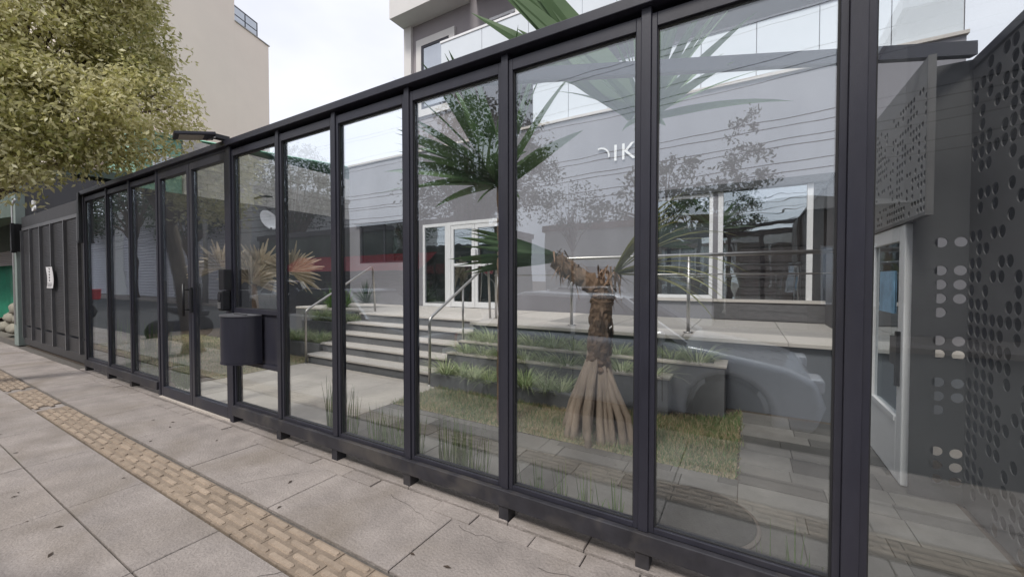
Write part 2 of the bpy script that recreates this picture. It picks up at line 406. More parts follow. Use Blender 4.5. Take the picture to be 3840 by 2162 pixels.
# tactile strip: 25 cm tiles with raised bars
TX0, TN = -15.2, 66
for i in range(TN):
    if i in (25, 31): continue                          # two broken-out tiles left as bare mortar
    a = TX0 + i * .25
    t_ = piece('tactile_tile', TACT, walk, a + .002, a + .248, 1.202, 1.452, -.02, rng.uniform(-.003, .001), .006)
    if a < -10.5: continue
    for r_ in range(4):
        o = bpy.data.objects.new('raised_bar', None)
        yy = 1.202 + (r_ + .5) * .0625; off = .0 if r_ % 2 else .125
        if 'bar' not in UNIT:
            mb = MB(); prof = [(-.5, -.5), (.5, -.5)]
            pts = [(-.108, -.010), (-.098, -.019), (.098, -.019), (.108, -.010), (.108, .010), (.098, .019), (-.098, .019), (-.108, .010)]
            top = [(px * .965, py * .72) for px, py in pts]
            mb.v = [(px, py, -.004) for px, py in pts] + [(px, py, .0065) for px, py in top]
            mb.f = [tuple(range(8, 16))] + [(k, (k + 1) % 8, 8 + (k + 1) % 8, 8 + k) for k in range(8)]
            UNIT['bar'] = mb.mesh('raised_bar'); UNIT['bar'].materials.append(TBAR)
        o = bpy.data.objects.new('raised_bar', UNIT['bar']); C.objects.link(o); o.parent = t_
        s_ = t_.scale; cx = a + .125 + (off if off < .2 else 0)
        o.scale = (1 / s_[0], 1 / s_[1], 1 / s_[2])
        o.location = ((cx - t_.location.x) / s_[0], (yy - t_.location.y) / s_[1], (0 - t_.location.z) / s_[2])
piece('mortar_patch', CONC, walk, TX0 + 25 * .25, TX0 + 26 * .25, 1.202, 1.452, -.02, -.012)
piece('mortar_patch', CONC, walk, TX0 + 31 * .25, TX0 + 32 * .25, 1.202, 1.452, -.02, -.014)
kerb = struct(box(-60, 8, .155, .198, -.13, -.03).build('kerb_bed', JOINT))
for i in range(26):
    piece('kerb_stone', CONC, kerb, -22 + i, -21.006 + i, .06, .196, -.134, -.002, .02)
# ---- the front yard
yard = struct(MB().poly([(-14.7, 2.3, -.004), (2.6, 2.3, -.004), (2.6, 9, -.004), (-14.7, 9, -.004)]).build('yard_ground', SOIL))
PX0, PX1 = -7.05, -3.8
for i in range(4):
    for j in range(2):
        x0 = PX0 + i * (PX1 - PX0) / 4; x1 = x0 + (PX1 - PX0) / 4; y0 = 2.36 + j * 1.05; y1 = min(y0 + 1.05, 4.46)
        piece('path_slab', PATH, yard, x0 + .002, x1 - .002, y0 + .002, y1 - .002, -.003, .012, .003)
def slate_rows(x0, x1, y0, y1, dy, skip=None):
    y = y0; k = 0
    while y < y1 - .02:
        h = min(dy * rng.choice((1, 1, 1, 1.5)), y1 - y); x = x0
        while x < x1 - .02:
            ln = min(rng.uniform(.32, .62), x1 - x)
            if x1 - x - ln < .1: ln = x1 - x
            piece('slate_tile', SLATE, yard, x + .002, x + ln - .002, y + .002, y + h - .002, -.003, .012 + rng.uniform(-.003, .004), .006, .002)
            x += ln
        y += h
slate_rows(-3.79, -.04, 2.62, 3.5, .22)
slate_rows(-.04, 1.26, 2.36, 5.38, .2)
slate_rows(-3.79, -.04, 2.36, 2.61, .25)
MAN = mat('cast_iron_cover', (.05, .048, .048), .75, .25, 14, bump=.5, bscale=60)
mb = MB().lathe([(.375, .0), (.375, .022), (.365, .026)], (-.28, 2.83, .0), 40)
mh = tag(mb.build('manhole_cover', mat('cover_ring', (.13, .11, .1), .8)), 'round dark iron manhole cover set in the slate paving', 'manhole cover')
MB().lathe([(.352, .02), (.352, .0285), (.345, .031)], (-.28, 2.83, .0), 40).build('cover_plate', MAN, mh)
for dx, dy, a in ((.14, .17, .5), (-.2, -.1, 2.4)):
    MB().box(-.03, .03, -.008, .008, .031, .0335, Matrix.Translation((-.28 + dx, 2.83 + dy, 0)) @ Matrix.Rotation(a, 4, 'Z')).build('key_slot', DARKIN, mh)

# ---- lawn patches
GR = mat('lawn_soil', (.19, .19, .10), .95, .35, 1.3, col2=(.44, .33, .21))
def lawn(poly, n, seed):
    r_ = np.random.default_rng(seed); xs_ = [p[0] for p in poly]; ys_ = [p[1] for p in poly]
    o = MB().poly([(p[0], p[1], .012) for p in poly]).build('lawn', GR); struct(o)
    V = []
    while len(V) < n:
        x = r_.uniform(min(xs_), max(xs_)); y = r_.uniform(min(ys_), max(ys_)); ins = False
        for i in range(len(poly)):
            (xa, ya), (xb, yb) = poly[i], poly[i - 1]
            if (ya > y) != (yb > y) and x < (xb - xa) * (y - ya) / (yb - ya) + xa: ins = not ins
        if not ins: continue
        x += r_.normal(0, .02); y += r_.normal(0, .02); a = r_.uniform(0, 6.28); h = r_.uniform(.012, .06); wd = .0045; dx, dy = math.cos(a), math.sin(a); lx, ly = r_.normal(0, .018, 2)
        V.append([(x - dx * wd, y - dy * wd, .01), (x + dx * wd, y + dy * wd, .01), (x + lx + dx * .001, y + ly + dy * .001, .012 + h), (x + lx - dx * .001, y + ly - dy * .001, .012 + h)])
    gm = leafmat('lawn_blades', [(.10, .19, .06), (.17, .27, .10), (.40, .36, .20), (.58, .44, .29), (.66, .52, .37)], .7, .25, .85, -.1)
    s = link('grass_blades', fast_quads('grass', np.array(V), gm), o); s['kind'] = 'stuff'
lawn([(-3.78, 3.52), (-.06, 3.5), (-.04, 5.34), (-.2, 4.98), (-.75, 4.75), (-3.78, 4.44)], 26000, 3)
lawn([(-13.5, 3.1), (-7.07, 3.0), (-7.07, 4.9), (-9.0, 5.2), (-13.5, 5.2)], 9000, 4)

# ---- stairs, platform, planters
stairs = thing('entrance_stairs', 'five pale stone steps with dark risers rising to the entrance terrace', 'stairs', (-5.5, 5.2, 0))
for i in range(5):
    y0 = 4.47 + i * .3; z1 = .17 * (i + 1)
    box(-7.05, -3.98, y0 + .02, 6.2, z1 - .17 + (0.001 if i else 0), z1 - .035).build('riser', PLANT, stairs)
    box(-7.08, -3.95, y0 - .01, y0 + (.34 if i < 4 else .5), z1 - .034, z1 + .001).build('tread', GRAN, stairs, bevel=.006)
terr = struct(box(-10.2, 2.6, 6.18, 8.0, 0, .8).build('terrace', PLANT))
box(-3.96, 2.6, 5.46, 6.178, 0, .8).build('terrace_wall', GREYW, terr)
xx = -3.99
while xx < 2.55:
    x1 = min(xx + 1.1, 2.6); piece('coping_slab', GRAN, terr, xx + .002, x1 - .002, 5.4, 6.05, .802, .85, .006); xx = x1
xx = -10.2
while xx < -4.0:
    x1 = min(xx + 1.24, -3.992); piece('coping_slab', GRAN, terr, xx + .002, x1 - .002, 6.17, 7.99, .802, .8505, .006); xx = x1
PEB = mat('pebbles', (.36, .34, .32), .8, .35, 60, bump=.9, bscale=70)
xx = -3.99
while xx < 2.55:
    x1 = min(xx + 1.1, 2.6); piece('terrace_slab', PEB if xx > -3 else GRAN, terr, xx + .002, x1 - .002, 6.054, 7.99, .802, .846, .006); xx = x1
def planter(label, x0, x1, y0, y1, h, cap=True):
    p = thing('planter', label, 'planter', ((x0 + x1) / 2, (y0 + y1) / 2, 0))
    mb = MB().box(x0, x1, y0, y0 + .1, 0, h).box(x0, x0 + .1, y0 + .1, y1, 0, h).box(x1 - .1, x1, y0 + .1, y1, 0, h)
    mb.build('wall', PLANT, p, bevel=.004)
    if cap: MB().box(x0 - .01, x1 + .02, y0 - .015, y0 + .12, h + .001, h + .028).box(x1 - .12, x1 + .02, y0 + .122, y1, h + .001, h + .027).build('cap', PATH, p, bevel=.004)
    box(x0 + .1, x1 - .1, y0 + .1, y1, 0, h - .04).build('soil_bed', SOIL, p); return p
planter('low grey planter at the lawn edge right of the stairs', -3.93, -1.7, 4.36, 4.72, .2, False)
planter('middle grey planter tier behind the stilt-rooted palm', -3.93, -.75, 4.74, 5.0, .42)
planter('upper grey planter tier against the terrace wall', -3.93, -.2, 5.02, 5.45, .56)
planter('grey planter left of the entrance stairs', -8.9, -7.1, 4.75, 5.5, .3, False)
planter('tall back planter left of the entrance stairs', -8.9, -7.1, 5.52, 6.16, .62, False)

# ================================================================== GLASS FENCE
PXS = [-9.62, -8.55, -7.62, -6.66, -4.78, -3.87, -3.03, -2.18, -1.33, -.465, .39, 1.25]
YF0, YF1 = 2.165, 2.265
fence = thing('glass_fence', 'long charcoal aluminium fence with tall clear glass panels along the pavement', 'fence', (-4, 2.2, 0))
box(-9.66, 1.30, 2.14, 2.29, 2.965, 3.025).build('top_rail', ALU, fence, bevel=.004)
for i, xp in enumerate(PXS):
    hw = .025 if i not in (4, 10) else (.04 if i == 4 else .03)
    zb = .205
    box(xp - hw, xp + hw, YF0 + (0 if i in (0, 4, 10) else .006), YF1, .0 if i in (3, 4) else zb + .001, 2.964).build('post', ALU, fence, bevel=.003)
    if i not in (3, 4): box(xp - .035, xp + .035, 2.158, 2.25, -.01, .097).build('foot', ALUB, fence)
for a_, b_ in ((-9.65, -6.686), (-4.739, 1.28)): box(a_, b_, 2.15, 2.27, .098, .204).build('bottom_rail', ALUB, fence, bevel=.004)
def panel(i, a, b, mailbox=False):
    ha = .0255 if i not in (4, 10) else (.0405 if i == 4 else .0305); hb = .0255 if i + 1 != 10 else .0305
    x0, x1 = a + ha, b - hb
    box(x0, x1, 2.235, 2.26, 2.93, 2.964).build('filler_strip', DARKIN, fence)
    fr = MB(); frame(fr, x0, x1, 2.182, 2.245, .206, 2.928, .028, .07, .03)
    if mailbox: fr.box(x0 + .028, x1 - .028, 2.184, 2.243, 1.20, 1.25).box(x0 + .028, x1 - .028, 2.184, 2.243, .66, .70)
    f_ = fr.build('panel_frame', ALU, fence, bevel=.003)
    for z0_, z1_ in (((1.25, 2.858), (.236, .66)) if mailbox else ((.236, 2.858),)):
        gk = MB(); frame(gk, x0 + .028, x1 - .028, 2.196, 2.207, z0_, z1_, .007, .007); gk.build('gasket', DARKIN, f_)
    if mailbox:
        box(x0 + .03, x1 - .03, 2.205, 2.22, .702, 1.198).build('infill_plate', ALU, f_)
        box(x0 + .029, x1 - .029, 2.208, 2.218, 1.251, 2.857).build('pane', GLASS, f_)
        box(x0 + .029, x1 - .029, 2.208, 2.218, .237, .659).build('pane', GLASS, f_)
    else:
        box(x0 + .029, x1 - .029, 2.208, 2.218, .237, 2.857).build('pane', GLASS, f_)
for i in range(len(PXS) - 1):
    if i == 3: continue
    panel(i, PXS[i], PXS[i + 1], i == 4)
for k, (a, b) in enumerate(((-6.622, -5.735), (-5.725, -4.832))):
    mb = MB(); frame(mb, a, b, 2.178, 2.242, .035, 2.93, .062, .085, .12)
    d_ = mb.build('door', ALU, fence, bevel=.003)
    box(a + .063, b - .063, 2.206, 2.216, .156, 2.844).build('pane', GLASS, d_)
    if k == 0:
        mb = MB().tube([(-5.775, 2.12, 1.12), (-5.775, 2.12, 1.50)], .013, 10).tube([(-5.775, 2.12, 1.19), (-5.775, 2.18, 1.19)], .008, 8).tube([(-5.775, 2.12, 1.43), (-5.775, 2.18, 1.43)], .008, 8)
        mb.build('handle', ALUD, d_, True)
    else:
        MB().box(-5.70, -5.67, 2.15, 2.177, 1.16, 1.46).build('lock', ALUD, d_, bevel=.006)
box(-6.62, -4.83, 2.178, 2.25, 2.932, 2.964).build('filler_strip', ALU, fence)
box(-6.65, -4.8, 2.16, 2.27, .0, .028).build('threshold', PATH, fence)
MB().bar((-1.9, 2.28, 2.99), (1.27, 3.83, 3.06), .05, .09).build('corner_brace', ALU, fence)
# intercom on the door post
it = thing('intercom', 'black entry intercom with hood fixed to the door post', 'intercom', (-4.78, 2.14, 1.25))
box(-4.835, -4.725, 2.085, 2.163, 1.44, 1.66).build('hood', ALUD, it, bevel=.008)
MB().box(-4.825, -4.745, 2.07, 2.162, 1.22, 1.432, ).build('body', ALUD, it, bevel=.015)
box(-4.815, -4.755, 2.064, 2.0695, 1.33, 1.40).build('screen', mat('black_glass', (.02, .02, .025), .08, .0), it)
for r_ in range(3):
    for c_ in range(3):
        box(-4.812 + c_ * .02, -4.798 + c_ * .02, 2.064, 2.0695, 1.25 + r_ * .022, 1.265 + r_ * .022).build('key', mat('key_grey', (.2, .2, .2), .5), it)
# drum mailbox
mbx = thing('mailbox', 'rounded charcoal metal mailbox hung on the fence beside the glass doors', 'mailbox', (-4.35, 2.18, .7))
pts = []
for k in range(33):
    t_ = math.pi * k / 32; pts.append((-4.42 - .235 * math.cos(t_), 2.15 - .215 * math.sin(t_)))
pts += [(-4.185, 2.182), (-4.655, 2.182)]
MB().prism(pts, .73, 1.185, 'z').build('body', ALU, mbx)
MB().prism([(-4.42 + (p[0] + 4.42) * 1.02, 2.182 + (p[1] - 2.182) * 1.03) for p in pts], 1.187, 1.2, 'z').build('lid', mat('lid_grey', (.11, .11, .12), .4), mbx)
MB().prism([(-4.42 + (p[0] + 4.42) * 1.01, 2.182 + (p[1] - 2.182) * 1.02) for p in pts], .715, .728, 'z').build('base_rim', ALU, mbx)
box(-4.47, -4.25, 2.06, 2.08, 1.2005, 1.206).build('letter_slot', DARKIN, mbx)
# floodlight on the fence top
fl = thing('flood_light', 'flat dark LED floodlight on an arm above the glass doors', 'lamp', (-4.82, 2.2, 3.02))
MB().bar((-4.83, 2.2, 3.055), (-4.86, 2.04, 3.06), .09, .04).build('arm', ALUD, fl)
MB().bar((-4.86, 2.08, 3.062), (-4.955, 1.76, 2.99), .24, .03).build('housing', ALU, fl, bevel=.006)
MB().bar((-4.89, 1.99, 3.022), (-4.945, 1.80, 2.98), .19, .006).build('led_panel', mat('led_cover', (.42, .38, .33), .35), fl)
for dx in (-.05, .05): MB().lathe([(.012, 0), (.012, .012)], (-4.865 + dx, 2.06, 3.028), 10).build('bolt', STEEL, fl)

# ================================================================== SLIDING GATE
gate = thing('sliding_gate', 'dark louvred metal sliding gate at the end of the glass fence', 'gate', (-12, 2.3, 0))
GX = [-14.55, -13.75, -12.92, -12.08, -11.2, -10.36, -9.72]
GT = mat('gate_metal', (.045, .044, .046), .5, .2, 5, bump=.1, bscale=200)
GB = mat('gate_bar', (.12, .12, .125), .4, .15, 5)
box(-14.6, -9.68, 2.28, 2.34, 2.68, 2.75).build('top_rail', GB, gate, bevel=.003)
box(-14.6, -9.68, 2.28, 2.34, .05, .2).build('bottom_rail', GT, gate, bevel=.003)
box(-14.6, -9.68, 2.285, 2.335, 2.755, 2.99).build('header', GT, gate)
for xg in GX: box(xg - .02, xg + .02, 2.25, 2.33, .2, 2.68).build('bar', GB, gate, bevel=.002)
for a, b in zip(GX, GX[1:]):
    mb = MB(); z = .5
    while z < 2.66:
        mb.box(a + .021, b - .021, 2.296, 2.302, z, z + .026); z += .031
    p = mb.build('louvre_panel', GT, gate); p['kind'] = 'stuff'
    box(a + .021, b - .021, 2.298, 2.31, .201, .45).build('kick_plate', GT, gate)
for (xa, z0, z1) in ((-9.69, 2.2, 3.0), (-14.62, 2.2, 2.85)):
    MB().box(xa - .05, xa + .05, 2.12, 2.17, z0, z1).box(xa - .05, xa - .035, 2.17, 2.36, z0, z1).box(xa - .055, xa + .055, 2.11, 2.2, z0 - .03, z0).build('guide_bracket', ALUD, gate)
sg = thing('gate_sign', 'small bent white notice sheet stuck to the dark sliding gate', 'sign', (-12.05, 2.24, 1.4))
SG = mat('notice_paper', (.7, .68, .68), .6, .06)
def sheet(z): return .05 * math.sin((z - 1.38) * 9)
mb = MB(); zz = [1.38 + i * .0425 for i in range(11)]
for a, b in zip(zz, zz[1:]):
    xa, xb = -12.33 + sheet(a) * 1.3, -12.33 + sheet(b) * 1.3
    for yy in (2.236, 2.241): mb.poly([(xa, yy, a), (xa + .44, yy, a), (xb + .44, yy, b), (xb, yy, b)])
mb.build('sheet', SG, sg)
INK = mat('dark_ink', (.05, .045, .05), .7)
for k in range(5): MB().box(-12.13, -12.10, 2.232, 2.2345, 1.52 + k * .058, 1.555 + k * .058).box(-12.098, -12.07, 2.232, 2.2345, 1.525 + k * .058, 1.54 + k * .058).build('print_mark', INK, sg)
for k in range(3): box(-12.26, -11.98 + .03 * k, 2.233, 2.2345, 1.41 + k * .03, 1.42 + k * .03).build('text_line', INK, sg)

# ================================================================== FRONT BUILDING
fb = thing('clinic_building', 'low grey rendered building with glass entrance and terrace balustrade behind the garden', 'building', (-4, 9, 0))
DOOR = (-7.45, -5.0, .85, 3.0); WIN = (-.45, 2.2, 1.21, 3.19); LWIN = (-9.95, -7.85, 2.03, 3.18)
wl = MB(); wall_open(wl, -10.4, 2.58, 0, 4.93, 8.0, 8.22, [DOOR, WIN, LWIN, (-1.75, -.53, 1.21, 3.19)])
wl.box(-10.4, -10.2, 8.22, 14, 0, 4.93).box(2.38, 2.58, 8.22, 14, 0, 4.93).box(-10.2, 2.38, 13.8, 14, 0, 4.93)
wl.build('wall', FACADE, fb)
box(-10.2, 2.38, 8.22, 13.8, 4.5, 4.75).build('roof', FACADE, fb)
box(-10.42, 2.6, 7.96, 8.26, 4.931, 4.98).build('coping', GRAN, fb)
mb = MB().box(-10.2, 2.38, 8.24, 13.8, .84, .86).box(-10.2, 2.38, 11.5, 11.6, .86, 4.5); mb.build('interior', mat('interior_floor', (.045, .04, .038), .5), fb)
for x0, x1, z1, cc in ((-.1, .5, 1.35, (.30, .06, .04)), (.7, 1.6, 1.28, (.25, .09, .05)), (-6.3, -5.4, 1.5, (.3, .08, .05))):
    MB().box(x0, x1, 9.6, 10.1, .86, z1).box(x0, x1, 10.0, 10.15, z1, z1 + .4).box(x0, x0 + .1, 9.6, 10, z1, z1 + .2).box(x1 - .1, x1, 9.6, 10, z1, z1 + .2).build('interior_seat', mat('seat_%d' % int(cc[0] * 100 + cc[1] * 1000), cc, .7), fb)
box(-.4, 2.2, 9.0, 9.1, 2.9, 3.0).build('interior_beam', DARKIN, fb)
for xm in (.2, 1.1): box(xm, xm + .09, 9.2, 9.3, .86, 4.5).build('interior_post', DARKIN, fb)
# window strip
w_ = MB(); w_.box(WIN[0] - .06, WIN[1], 7.95, 8.06, 1.16, 1.21); w_.build('window_sill', GRAN, fb)
box(-1.82, WIN[1] + .05, 7.94, 8.05, 3.102, 3.22).build('window_head', mat('dark_flashing', (.05, .05, .055), .4), fb)
xm = [WIN[0], .84, WIN[1]]
for k, x in enumerate((-.45, .83, 2.12)): box(x, x + .08, 8.0, 8.09, 1.211, 3.10).build('mullion', WHITE, fb, bevel=.004)
for a, b in ((-.37, .83), (.91, 2.12)): box(a, b, 8.04, 8.05, 1.211, 3.10).build('window_pane', WGLASS, fb)
MB().box(-.5, 2.58, 7.97, 7.995, .86, 1.15).build('stone_plinth', mat('plinth_stone', (.10, .10, .105), .7, .3, 9, bump=.5, bscale=40, stretch=(1, 1, 6)), fb)
f_ = MB(); frame(f_, -1.75, -.53, 8.0, 8.08, 1.212, 3.10, .06, .06); f_ = f_.build('window_frame', WHITE, fb, bevel=.004)
box(-1.69, -.59, 8.04, 8.05, 1.272, 3.04).build('window_pane', WGLASS, f_)
box(-1.8, -.52, 7.95, 8.06, 1.16, 1.209).build('window_sill', GRAN, fb)
# left window
lw_ = MB(); frame(lw_, LWIN[0], LWIN[1], 8.06, 8.12, LWIN[2], LWIN[3], .05, .05); lw_.box(-9.0, -8.95, 8.06, 8.12, 2.08, 3.13)
f_ = lw_.build('window_frame', ALU, fb)
for a, b in ((-9.9, -9.0), (-8.95, -7.9)): box(a, b, 8.085, 8.095, 2.08, 3.13).build('window_pane', WGLASS, f_)
box(LWIN[0] - .15, LWIN[1] + .1, 7.9, 7.999, 3.18, 3.26).build('window_hood', FACADE, fb)
# entrance
ent = MB(); frame(ent, -7.45, -6.62, 8.0, 8.07, .852, 3.0, .07, .08, .08); ent.box(-6.62, -6.5, 7.99, 8.09, .852, 3.0).box(-6.5, -5.0, 7.99, 8.09, 2.92, 3.0)
e_ = ent.build('entrance_frame', WHITE, fb, bevel=.004)
box(-7.38, -6.69, 8.03, 8.04, .94, 2.92).build('pane', WGLASS, e_)
for a, b in ((-6.495, -5.76), (-5.75, -5.01)):
    mb = MB(); frame(mb, a, b, 8.0, 8.06, .86, 2.915, .085, .1, .14); mb.box(a + .085, b - .085, 8.0, 8.06, 1.88, 1.96)
    d_ = mb.build('entrance_door', WHITE, fb, bevel=.004)
    box(a + .086, b - .086, 8.025, 8.035, 1.0, 1.88).build('pane', WGLASS, d_); box(a + .086, b - .086, 8.025, 8.035, 1.96, 2.815).build('pane', WGLASS, d_)
box(-5.82, -5.69, 7.93, 7.995, 2.02, 2.3).build('door_closer', WHITE, fb, bevel=.01)
# letters on the facade: the last strokes that show
SIGN = mat('sign_white', (.85, .85, .84), .4, .02)
cx, cz = at_y(1548, 387, 7.98).x, at_y(1548, 387, 7.98).z
mb = MB(); arc = []
for k in range(13):
    t_ = R(-8) + R(118) * k / 12; arc.append((cx - .30 + .17 * math.cos(t_), cz - .02 + .17 * math.sin(t_)))
for (a, b) in zip(arc, arc[1:]): mb.bar((a[0], 7.975, a[1]), (b[0], 7.975, b[1]), .03, .03)
mb.build('sign_letter', SIGN, fb)
text_mesh('sign_letter', 'I', .46, Matrix.Translation((cx, 7.98, cz)) @ FACE_S, SIGN, fb, .015)
text_mesh('sign_letter', 'K', .46, Matrix.Translation((cx + .25, 7.98, cz)) @ FACE_S, SIGN, fb, .015)
# terrace balustrade above
MILK = mat('milky_glass', (.66, .70, .74), .12, .04, 1.0, spec=.6)
xx = -4.2
while xx < 2.5:
    x1 = min(xx + .86, 2.58); box(xx + .006, x1 - .006, 8.08, 8.092, 4.985, 5.93).build('balustrade_pane', MILK, fb); xx = x1
box(-4.2, 2.58, 8.06, 8.11, 5.935, 5.975).build('balustrade_rail', ALU, fb)

# ================================================================== APARTMENT BLOCK ABOVE
ap = thing('apartment_block', 'tall white and mauve grey apartment block with milky glass balconies', 'building', (-3, 12, 4.76))
MAUVE = mat('mauve_render', (.30, .275, .285), .85, .06, 1.2, stain=.2)
APW = mat('cream_white_render', (.66, .64, .62), .8, .05, 1.2, stain=.2, stain_col=(.52, .5, .48), stretch=(1, 1, .3))
APG = mat('apartment_glazing', (.45, .48, .52), .06, .1, .6, metal=.6)
box(-9.95, 3.2, 10, 13.7, 4.76, 17).build('wall', MAUVE, ap)
box(-10.02, -9.7, 9.9, 13.8, 4.8, 17.2).build('corner_pilaster', APW, ap)
MB().box(-10.05, -7.35, 9.3, 9.998, 9.95, 10.5).box(-10.05, -9.75, 9.3, 9.998, 10.5, 13.4).box(-7.75, -7.35, 9.3, 9.998, 10.5, 13.4).box(-10.05, -7.35, 9.3, 9.998, 13.4, 13.8).build('bay', APW, ap)
f_ = MB(); frame(f_, -9.75, -7.75, 9.6, 9.7, 10.5, 13.4, .1, .1); f_.box(-8.8, -8.7, 9.6, 9.7, 10.6, 13.3); f_ = f_.build('window_frame', ALU, ap)
box(-9.65, -7.85, 9.64, 9.66, 10.6, 13.3).build('pane', APG, f_)
f_ = MB(); frame(f_, -9.5, -7.9, 9.93, 9.998, 6.9, 9.4, .22, .22); f_ = f_.build('window_surround', APW, ap)
g_ = MB(); frame(g_, -9.28, -8.12, 9.94, 9.996, 7.12, 9.18, .08, .08); g_.build('window_frame', ALU, f_)
box(-9.2, -8.2, 9.96, 9.97, 7.2, 9.1).build('pane', APG, f_)
for zf in (6.6, 10.25, 13.9):
    box(-7.1, 3.2, 8.35, 9.999, zf, zf + .2).build('balcony_slab', MAUVE, ap)
    xx = -7.1
    while xx < 3.1:
        x1 = min(xx + 1.32, 3.2)
        if not (-4.95 < (xx + x1) / 2 < -4.5): box(xx + .006, x1 - .006, 8.36, 8.372, zf + .205, zf + 1.22).build('balcony_pane', MILK, ap)
        xx = x1
    box(-7.12, 3.2, 8.34, 8.40, zf + 1.225, zf + 1.28).build('handrail', WHITE, ap)
    MB().box(-7.1, -7.07, 8.4, 9.998, zf + .205, zf + 1.22).build('balcony_pane', MILK, ap)
for xc in (-4.85, -1.2, 2.4): box(xc, xc + .3, 8.42, 8.72, 6.8, 17).build('column', APW, ap)
for zf in (6.8, 10.45, 14.1):
    for a, b in ((-6.6, -5.1), (-4.0, -1.6), (-.6, 2.0)):
        f_ = MB(); frame(f_, a, b, 9.93, 9.995, zf, zf + 2.4, .08, .08, .06); f_.box((a + b) / 2 - .04, (a + b) / 2 + .04, 9.93, 9.995, zf + .06, zf + 2.32)
        f_ = f_.build('window_frame', WHITE, ap); box(a + .08, b - .08, 9.96, 9.97, zf + .06, zf + 2.32).build('pane', APG, f_)
MB().bar((-7.0, 8.5, 10.1), (-7.0, 9.99, 10.1), .22, .28).build('beam', MAUVE, ap)

# ================================================================== BOUNDARY WALL AND LEFT NEIGHBOURS
bw = thing('boundary_wall', 'dark grey boundary wall with pale block courses rising behind the sliding gate', 'wall', (-14.8, 6, 0))
box(-15.0, -14.72, 2.36, 13.5, 0, 4.13).build('wall', DARKW, bw)
BLK = mat('pale_blockwork', (.52, .50, .47), .85, .1, 3, rnd=.07, stain=.25)
box(-14.98, -14.76, 5.5, 13.5, 4.131, 5.83).build('block_core', mat('mortar', (.42, .40, .38), .9), bw)
for r_ in range(8):
    y = 5.5 - (.2 if r_ % 2 else 0)
    while y < 13.4:
        y0, y1 = max(y, 5.5), min(y + .4, 13.5)
        if y1 - y0 > .08:
            piece('block', BLK, bw, -14.76, -14.735, y0 + .004, y1 - .004, 4.135 + r_ * .212, 4.135 + r_ * .212 + .205, .004)
        y += .4
dish = thing('satellite_dish', 'round white satellite dish on the dark boundary wall', 'dish', (-14.6, 7.8, 3.6))
Mx = Matrix.Rotation(R(70), 4, 'Y') @ Matrix.Rotation(R(-14), 4, 'X')
MB().lathe([(.02, 0), (.16, .02), (.28, .06), (.36, .11), (.365, .115), (.28, .07), (.16, .03), (.02, .012)], (-14.55, 7.8, 3.6), 28, Mx).build('reflector', WHITE, dish, True)
MB().tube([(-14.72, 7.8, 3.5), (-14.6, 7.8, 3.5), (-14.55, 7.8, 3.58)], .02, 8).build('bracket', ALU, dish, True)
MB().tube([(-14.5, 7.8, 3.28), (-14.3, 7.8, 3.3)], .012, 6).lathe([(.03, 0), (.03, .08)], (-14.28, 7.8, 3.28), 10).build('feed_arm', ALU, dish)
wlamp = thing('wall_floodlight', 'dark floodlight arm fixed to the pale block wall', 'lamp', (-14.7, 7.4, 4.3))
MB().bar((-14.72, 7.5, 4.36), (-14.1, 7.45, 4.36), .07, .05).build('arm', ALUD, wlamp); MB().bar((-14.15, 7.45, 4.35), (-13.7, 7.42, 4.31), .22, .04).build('housing', ALU, wlamp)
gu = thing('green_annex', 'pale green upper wall with small window above the dark boundary wall', 'building', (-16, 4, 4.14))
GREENP = mat('green_paint', (.26, .46, .36), .8, .08, 1.5, stain=.25, stain_col=(.36, .5, .42), stretch=(1, 1, .4))
box(-17.5, -14.9, 4.42, 5.49, 4.14, 5.75).build('wall', GREENP, gu)
box(-17.6, -14.8, 4.41, 5.49, 5.751, 5.85).build('roof', GREENP, gu)
f_ = MB().box(-14.9, -14.86, 4.8, 4.86, 4.6, 5.2).box(-14.9, -14.86, 5.24, 5.3, 4.6, 5.2).box(-14.9, -14.86, 4.86, 5.24, 5.14, 5.2).box(-14.9, -14.86, 4.86, 5.24, 4.6, 4.66).build('window_frame', WHITE, gu)
box(-14.9, -14.88, 4.86, 5.24, 4.66, 5.14).build('pane', APG, f_)
pil = tag(box(-15.05, -14.66, 2.2, 2.355, 0, 3.6).build('gate_pillar', mat('pillar_paint', (.23, .27, .25), .8, .12, 3, stain=.4, stain_col=(.12, .2, .16), stretch=(1, 1, .3)), bevel=.01), 'grey green painted pillar where the sliding gate ends', 'pillar')
box(-15.08, -14.63, 2.17, 2.359, 3.601, 3.66).build('pillar_cap', DARKW, pil)
MB().tube([(-14.85, 2.19, .5), (-14.85, 2.19, 3.3), (-14.6, 2.19, 3.4)], .02, 8).build('conduit', WHITE, pil, True)
bsg = thing('letter_sign', 'small white letter B sign above the sliding gate header', 'sign', (-13.6, 2.3, 3.0))
text_mesh('letter', 'B', .34, Matrix.Translation((-13.55, 2.3, 3.16)) @ FACE_S, SIGN, bsg, .02)
box(-13.7, -13.4, 2.31, 2.33, 2.991, 3.03).build('mount', ALUD, bsg)
